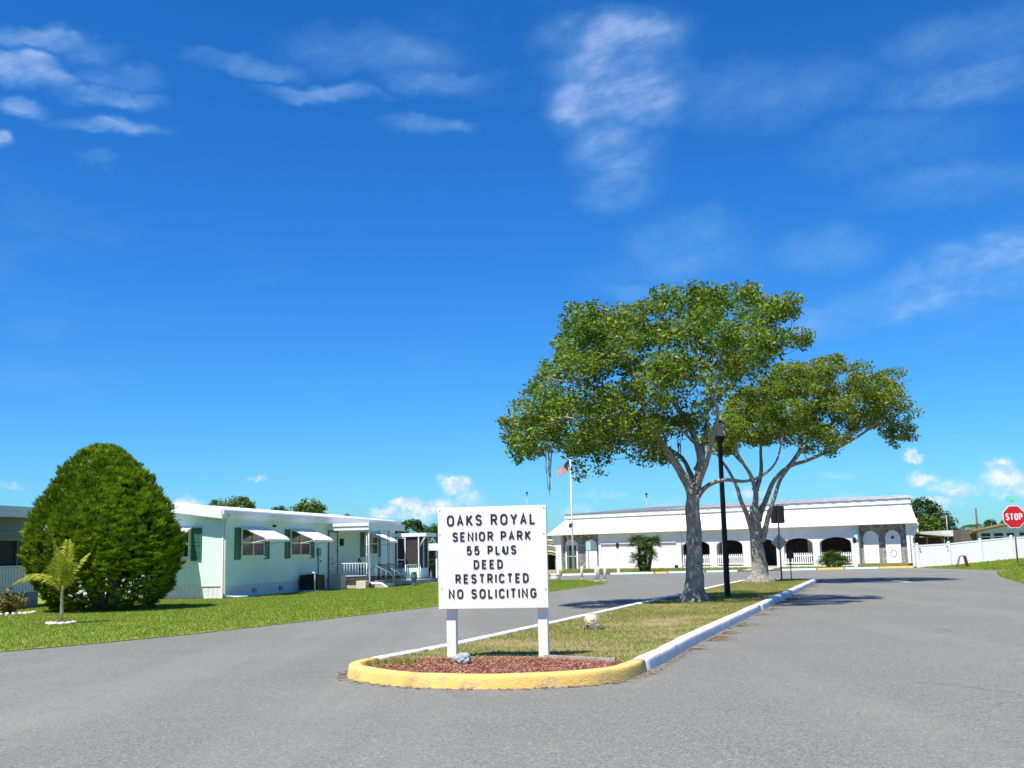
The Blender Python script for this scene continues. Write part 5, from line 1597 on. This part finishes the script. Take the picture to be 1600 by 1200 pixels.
# white bollards and pot by the far lawn corner
BO = None
for (x, y, lb) in ((3.55, 59.6, 'white bollard standing apart, between the white pot and the other bollards'), (3.95, 54.6, 'left white bollard of the three grouped at the lawn tip'), (4.12, 55.6, 'middle white bollard of the three grouped at the lawn tip'), (4.45, 55.3, 'right white bollard of the three grouped at the lawn tip')):
    if BO is None:
        BO = thing('bollard', lb, 'bollard', (x, y, .02), 0, 'white bollards at the lawn tip')
        mb = MB(); mb.lathe([(.075, 0), (.075, .66), (.06, .70), (.015, .715)], 14); mb.build('body', WHITEM, BO)
        mb = MB(); mb.lathe([(.1, -.02), (.1, .05), (.076, .06)], 14); mb.build('collar', CONC, BO)
    else:
        dup(BO, (x, y, .02), 0, lb)
PO = thing('planter_pot', 'white rounded planter pot on the grass beside the right edge of the sign board', 'planter', (2.05, 57.4, .02))
mb = MB(); mb.lathe([(.15, 0), (.24, .06), (.27, .2), (.25, .32), (.28, .36), (.26, .38), (.22, .36)], 18); mb.build('pot', WHITEM, PO)
mb = MB(); mb.lathe([(.218, .30), (.2, .34)], 14); mb.build('soil', mat('potting_soil', (.06, .05, .04), .95), PO)
WP2 = dup(WP, (2.75, 72.9, .05), 0, 'short white post behind the white planter pot')
for ch in WP2.children: ch.scale = (1, 1, .45)


# fan palms
def fan(out, stem, base, dirv, length, fr, nb=13):
    d = Vector(dirv).normalized(); tip = Vector(base) + d * length + Vector((0, 0, -.08 * length))
    stem.tube([base, Vector(base).lerp(tip, .5) + Vector((0, 0, .03)), tip], [.014, .012, .009], 4, False)
    side = d.cross(Vector((0, 0, 1)))
    side = side.normalized() if side.length > .05 else Vector((1, 0, 0)); up = side.cross(d).normalized()
    pl_ = (side + up * random.uniform(-.3, .3)).normalized()
    for k in range(nb):
        a = math.radians(-110 + 220 * k / (nb - 1)); e = (d * math.cos(a) + pl_ * math.sin(a) + up * random.uniform(-.08, .2)).normalized()
        l2 = fr * random.uniform(.85, 1.1); w = e.cross(up).normalized() * fr * .042; m_ = tip + e * l2 * .55; q = tip + e * l2 + Vector((0, 0, -.22 * l2))
        out.append((tip, m_ + w, q, m_ - w))


def fan_palm(label, loc, heads, m):
    T = thing('fan_palm', label, 'palm', loc); out = []; st = MB(); tr = MB()
    for (hx, hy, hz, n, ln, fr) in heads:
        tr.tube([(hx * .4, hy * .4, -.05), (hx * .8, hy * .8, hz * .5), (hx, hy, hz)], [.13, .12, .09], 8, True, 0, .25)
        for k in range(n):
            a = random.uniform(0, 6.28); e = random.uniform(-.35, 1.3)
            fan(out, st, (hx, hy, hz), (math.cos(a), math.sin(a), e), ln * random.uniform(.7, 1.1), fr)
    tr.build('trunk', mat('palm_fibre_trunk', (.09, .07, .05), .95, bump=.8, bscale=20) if 'palm_fibre_trunk' not in MATS else MATS['palm_fibre_trunk'], T)
    st.build('stalk', m, T)['kind'] = 'stuff'; np_mesh('fronds', np.array([[tuple(v) for v in f] for f in out]), 4, m, T)


fan_palm('tall clump of dark green fan palms in front of the wide blank white wall', (8.9, 76.0, .05), [(-.42, 0, 1.95, 34, .45, .62), (.52, .1, 1.95, 32, .42, .60), (.0, -.25, 1.30, 34, .45, .58), (-.50, -.2, .85, 30, .45, .55), (.35, -.25, 1.05, 18, .4, .5), (-.2, -.3, .5, 18, .4, .45)], PALM)
fan_palm('low spreading fan palm bush in front of the rightmost arched opening', (21.95, 76.2, .05), [(0, 0, .5, 44, .55, .62), (-.5, .1, .35, 28, .45, .55), (.55, .1, .35, 28, .45, .55)], PALM)

# road signs seen from behind at the end of the island
RS = thing('road_sign', 'grey pole beside the second oak with a dark square board and a diamond sign plate', 'sign', (11.22, 46.75, .1), math.radians(8))
mb = MB(); mb.tube([(0, 0, 0), (0, 0, 3.2)], .035, 8); mb.build('pole', GREYMETAL, RS)
for k in range(6):
    mb = MB(); x0 = -.30 + k * .1; mb.box(x0, x0 + .097, .04, .07, 2.42, 3.16); mb.build('board_plank', WOODDK, RS)
mb = MB(); mb.box(-.3, .3, .034, .0385, 2.5, 2.56); mb.box(-.3, .3, .034, .0385, 3.02, 3.08); mb.build('batten', WOODDK, RS)
mb = MB(); mb.prism([(-.36, 0), (0, -.36), (.36, 0), (0, .36)], .04, .046); o = mb.build('diamond_plate', SIGNBACK, RS); o.location = (0, 0, 1.62)
SS = thing('marker_sign', 'small dark square sign on a short thin pole right of the tall road sign pole', 'sign', (11.75, 47.25, .1), math.radians(5))
mb = MB(); mb.tube([(0, 0, 0), (0, 0, 1.2)], .022, 8); mb.build('pole', GREYMETAL, SS)
mb = MB(); mb.box(-.16, .16, -.04, -.024, .92, 1.26); mb.build('sign_face', mat('dark_red_brown_plate', (.035, .012, .014), .5), SS, bevel=.004)

# ------------------------------------------------------------------ right side: vinyl fence and what is beyond
FE = thing('vinyl_fence', 'long white vinyl privacy fence running right from the end of the community building', 'fence', (0, 0, 0))
fpts = [(26.7, 74.0), (26.3, 72.2), (28.4, 72.25), (30.5, 72.3), (32.6, 72.4), (34.7, 72.5), (36.8, 72.6), (38.9, 72.7), (41.0, 72.8)]
for i, (x, y) in enumerate(fpts):
    z = float(verge_z(x, y)); mb = MB(); mb.box(-.07, .07, -.07, .07, -.1, 1.48); o = mb.build('post', VINYL, FE); o.location = (x, y, z)
    mb = MB(); frus(mb, .085, .085, 1.482, 1.51); frus(mb, .08, .01, 1.512, 1.58); c_ = mb.build('post_cap', VINYL, FE); c_.location = (x, y, z)
for i in range(len(fpts) - 1):
    a = Vector((*fpts[i], 0)); b_ = Vector((*fpts[i + 1], 0)); a.z = float(verge_z(a.x, a.y)); b_.z = float(verge_z(b_.x, b_.y)); d = b_ - a; ln = Vector((d.x, d.y, 0)).length
    ang = math.atan2(d.y, d.x); sl = d.z / ln
    m_ = max(1, int(ln / .28)); wpl = (ln - .15) / m_
    for k in range(m_):
        x0 = .075 + k * wpl; x1 = x0 + wpl - .006; z0 = sl * x0
        mb = MB(); mb.box(x0, x1, -.02, .02, .06 + z0, 1.36 + z0); o = mb.build('fence_board', VINYL, FE); o.location = a; o.rotation_euler = (0, 0, ang)
    mb = MB(); mb.prism([(.075, .0 + sl * .075), (ln - .075, sl * (ln - .075)), (ln - .075, sl * (ln - .075) + .055), (.075, .055 + sl * .075)], -.035, .035)
    o = mb.build('rail', VINYL, FE); o.location = a; o.rotation_euler = (0, 0, ang)
    mb = MB(); mb.prism([(.075, 1.362 + sl * .075), (ln - .075, 1.362 + sl * (ln - .075)), (ln - .075, 1.44 + sl * (ln - .075)), (.075, 1.44 + sl * .075)], -.035, .035)
    o = mb.build('rail', VINYL, FE); o.location = a; o.rotation_euler = (0, 0, ang)
for (x, z) in ((26.45, 1.16), (28.25, 1.25)):
    mb = MB(); mb.box(-.05, .05, -.10, -.076, 0, .1); o = mb.build('gate_hinge', BLACK, FE); o.location = (x, 72.2, z)
for (x, z) in ((27.25, 1.05), (35.6, 1.45)):
    mb = MB(); mb.box(-.24, .24, -.06, -.026, 0, .18); o = mb.build('notice_plate', mat('faded_grey_notice', (.60, .62, .63), .6, (.42, .44, .46), 14) if 'faded_grey_notice' not in MATS else MATS['faded_grey_notice'], FE); o.location = (x, 72.25 + (x - 26) * .03, z - .0)

SP = thing('stop_sign', 'red octagonal STOP sign on a grey pole at the right edge, white fence behind', 'road sign', (28.62, 63.0, .33))
HT = 2.62
mb = MB(); mb.tube([(0, 0, 0), (0, 0, 3.45)], .045, 8); mb.build('pole', GREYMETAL, SP)


def octa(r): return [(r / math.cos(math.pi / 8) * math.cos(math.pi / 8 + k * math.pi / 4), r / math.cos(math.pi / 8) * math.sin(math.pi / 8 + k * math.pi / 4)) for k in range(8)]


mb = MB(); mb.prism(octa(.64), -.07, -.05); bdr = mb.build('sign_border', WHITEM, SP); bdr.location = (0, 0, HT)
mb = MB(); mb.prism(octa(.595), -.076, -.0705); fc = mb.build('sign_face', RED, SP); fc.location = (0, 0, HT)
put_text('STOP', -.50, .50, HT, .40, .078, -.077, .006, WHITEM, SP, .74)
mb = MB(); mb.box(-.36, .36, -.03, -.012, 3.52, 3.82); mb.build('street_name_plate', GREENSIGN, SP, bevel=.01)
mb = MB(); mb.box(-.03, .03, -.03, .03, 3.45, 3.54); mb.build('bracket', GREYMETAL, SP)

HR = thing('bent_handrail', 'grey bent tube rail with a dark red post on grass before the white fence', 'handrail', (27.2, 67.4, float(verge_z(27.2, 67.4))))
mb = MB(); mb.tube([(-.38, 0, -.05), (-.22, 0, .4), (-.12, 0, .68), (.0, 0, .74), (.22, 0, .72)], .03, 7); mb.tube([(-.12, .35, -.05), (.0, .35, .4), (.06, .35, .66), (.14, .3, .72), (.22, .05, .72)], .03, 7); mb.build('tube', GREYMETAL, HR)
mb = MB(); mb.add([(.14, -.05, .74), (.30, -.05, .72), (.30, .06, .72), (.14, .06, .74), (.27, -.06, -.05), (.44, -.06, -.05), (.44, .07, -.05), (.27, .07, -.05)], [(0, 1, 2, 3), (4, 7, 6, 5), (0, 4, 5, 1), (1, 5, 6, 2), (2, 6, 7, 3), (3, 7, 4, 0)]); mb.build('post', MAROON, HR)

# beyond the fence
SD = thing('open_shed', 'dark open shed with sloping cream roof edge behind the white fence beside the building', 'shed', (29.0, 80.0, 0))
mb = MB(); mb.add([(-.6, 0, 2.36), (2.6, 0, 2.02), (2.6, 4, 2.02), (-.6, 4, 2.36), (-.6, 0, 2.47), (2.6, 0, 2.13), (2.6, 4, 2.13), (-.6, 4, 2.47)], [(0, 3, 2, 1), (4, 5, 6, 7), (0, 1, 5, 4), (1, 2, 6, 5), (2, 3, 7, 6), (3, 0, 4, 7)]); mb.build('roof', CREAM, SD)
mb = MB(); mb.box(-.5, 2.3, 1.0, 3.9, 0, 2.0); mb.build('back_wall', BROWN, SD)
for x in (-.45, .9, 2.1):
    mb = MB(); mb.box(x, x + .09, .06, .15, 0, 2.1); mb.build('post', BROWN, SD)
SP2 = thing('vent_pipe', 'thin pale vent pipe standing above the open shed roof', 'pipe', (30.75, 84, 0)); mb = MB(); mb.tube([(0, 0, 0), (0, 0, 3.35)], .06, 7); mb.build('pipe', CREAM, SP2); mb = MB(); mb.lathe([(.09, 3.35), (.10, 3.42), (.03, 3.46)], 10); mb.build('pipe_cap', CREAM, SP2)
CR = thing('carport', 'white-roofed carport beyond the white fence between the shed and the tan-edged house', 'carport', (35.2, 88, 0))
mb = MB(); mb.box(-1.05, .95, 0, 5, 2.10, 2.56); mb.build('roof', WHITEM, CR)
mb = MB(); mb.box(-.95, .85, 4.6, 4.9, 0, 2.09); mb.build('back_wall', mat('pale_grey_wall', (.5, .52, .56), .8), CR)
for x in (-.95, .8):
    mb = MB(); mb.box(x, x + .1, .1, .2, 0, 2.09); mb.build('post', WHITEM, CR)
VH = thing('parked_van', 'grey van parked under the white carport, only its top showing over the fence', 'van', (35.0, 89.5, 0))
mb = MB(); mb.prism([(-.9, .35), (.9, .35), (.92, 1.1), (.72, 1.72), (.5, 1.86), (-.5, 1.86), (-.72, 1.72), (-.92, 1.1)], 0, 3.2); mb.build('body', CARP, VH, bevel=.03)
mb = MB(); mb.prism([(-.72, 1.15), (.72, 1.15), (.6, 1.66), (-.6, 1.66)], -.02, -.004); mb.build('windscreen', GLASS, VH)
for x in (-.85, .65):
    for y in (.4, 2.5):
        mb = MB(); mb.lathe([(.33, 0), (.34, .03), (.34, .17), (.33, .2)], 16); o = mb.build('wheel', BLACK, VH); o.rotation_euler = (0, math.pi / 2, 0); o.location = (x, y, .34)
TH = thing('mobile_home', 'white home with tan roof edge and four windows behind the white fence', 'house', (35.0, 84.0, 0), math.radians(-3))
mb = MB(); mb.prism([(0, 0), (2.0, 0), (2.0, 1.75), (0, 2.5)], .3, 9, 'x'); mb.build('wall', mat('white_house_siding', (.74, .73, .70), .6), TH)
mb = MB(); mb.add([(-.2, -.5, 2.40), (4.2, -.5, 3.20), (9.4, -.5, 2.6), (9.4, 2.3, 2.1), (4.2, 2.3, 2.4), (-.2, 2.3, 1.60), (-.2, -.5, 2.54), (4.2, -.5, 3.34), (9.4, -.5, 2.74), (9.4, 2.3, 2.2), (4.2, 2.3, 2.5), (-.2, 2.3, 1.70)],
                  [(0, 5, 4, 1), (1, 4, 3, 2), (6, 7, 10, 11), (7, 8, 9, 10), (0, 1, 7, 6), (1, 2, 8, 7), (2, 3, 9, 8), (3, 4, 10, 9), (4, 5, 11, 10), (5, 0, 6, 11)]); mb.build('roof', TAN, TH)
mb = MB(); mb.prism([(.3, 2.502), (9, 2.502), (9, 2.62), (4.2, 3.17), (.3, 2.52)], .004, .25); mb.build('gable', MATS['white_house_siding'], TH)
for k in range(4):
    window(.48 + k * .95, 1.30 + k * .95, 1.62, 2.30, TH, 'x', 1)
mb = MB(); mb.box(-.85, .29, .3, 2.0, 0, 2.55)
for q in range(6): mb.box(-.85 + q * .19, -.80 + q * .19, .27, .298, 0, 2.55)
mb.build('timber_annex', mat('grey_brown_boards', (.16, .13, .11), .85), TH)

# distant poles
UP = thing('utility_pole', 'tall dark utility pole far behind the tan-edged house', 'pole', (wp(1525, 800, 150).x, 150, 0))
mb = MB(); mb.tube([(0, 0, 0), (0, 0, 6.2)], [.16, .12], 8); mb.build('pole', WOODDK, UP)
AN = thing('antenna_mast', 'thin aerial with a crossbar far behind the open shed', 'antenna', (wp(1478, 800, 105).x, 105, 0))
mb = MB(); mb.tube([(0, 0, 0), (0, 0, 4.15)], .05, 6); mb.build('mast', GREYMETAL, AN)
mb = MB(); mb.tube([(-.6, 0, 4.0), (.4, 0, 4.08)], .04, 6); mb.tube([(-.3, -.3, 3.9), (-.3, .3, 3.9)], .03, 6); mb.build('crossbar', GREYMETAL, AN)
for (px, top, Y, lb) in ((1011, 773, 118, 'thin dark light pole above the community building roof'), (824, 771, 125, 'thin pale light pole above the sign board')):
    T = thing('light_pole', lb, 'light pole', (wp(px, 800, Y).x, Y, 0), 0, 'distant light poles'); h = wp(px, top, Y).z
    mb = MB(); mb.tube([(0, 0, 0), (0, 0, h)], .05, 6); mb.build('pole', GREYMETAL, T); mb = MB(); mb.box(-.12, .12, -.3, .1, h, h + .15); mb.build('lamp_head', BLACK, T)
FPALM = thing('feather_palm', 'ragged far palm left of the tan-edged house roof, below the utility pole', 'palm', (wp(1519, 830, 118).x, 118, 0))
mb = MB(); mb.tube([(0, 0, 0), (.05, 0, 3.2)], [.16, .12], 8); mb.build('trunk', TWIG, FPALM)
out = []; st = MB()
for k in range(14):
    a = k * .449; frond(out, st, (0.05, 0, 3.2), (math.cos(a), math.sin(a), random.uniform(.2, 1.0)), 1.7, 1.8, 16, .45, .06, .2, .03)
st.build('stalk', FARLEAF, FPALM)['kind'] = 'stuff'; np_mesh('fronds', np.array([[tuple(v) for v in f] for f in out]), 4, FARLEAF, FPALM)
print('objects', len(bpy.data.objects), 'tris', sum(len(o.data.polygons) for o in bpy.data.objects if o.type == 'MESH'))
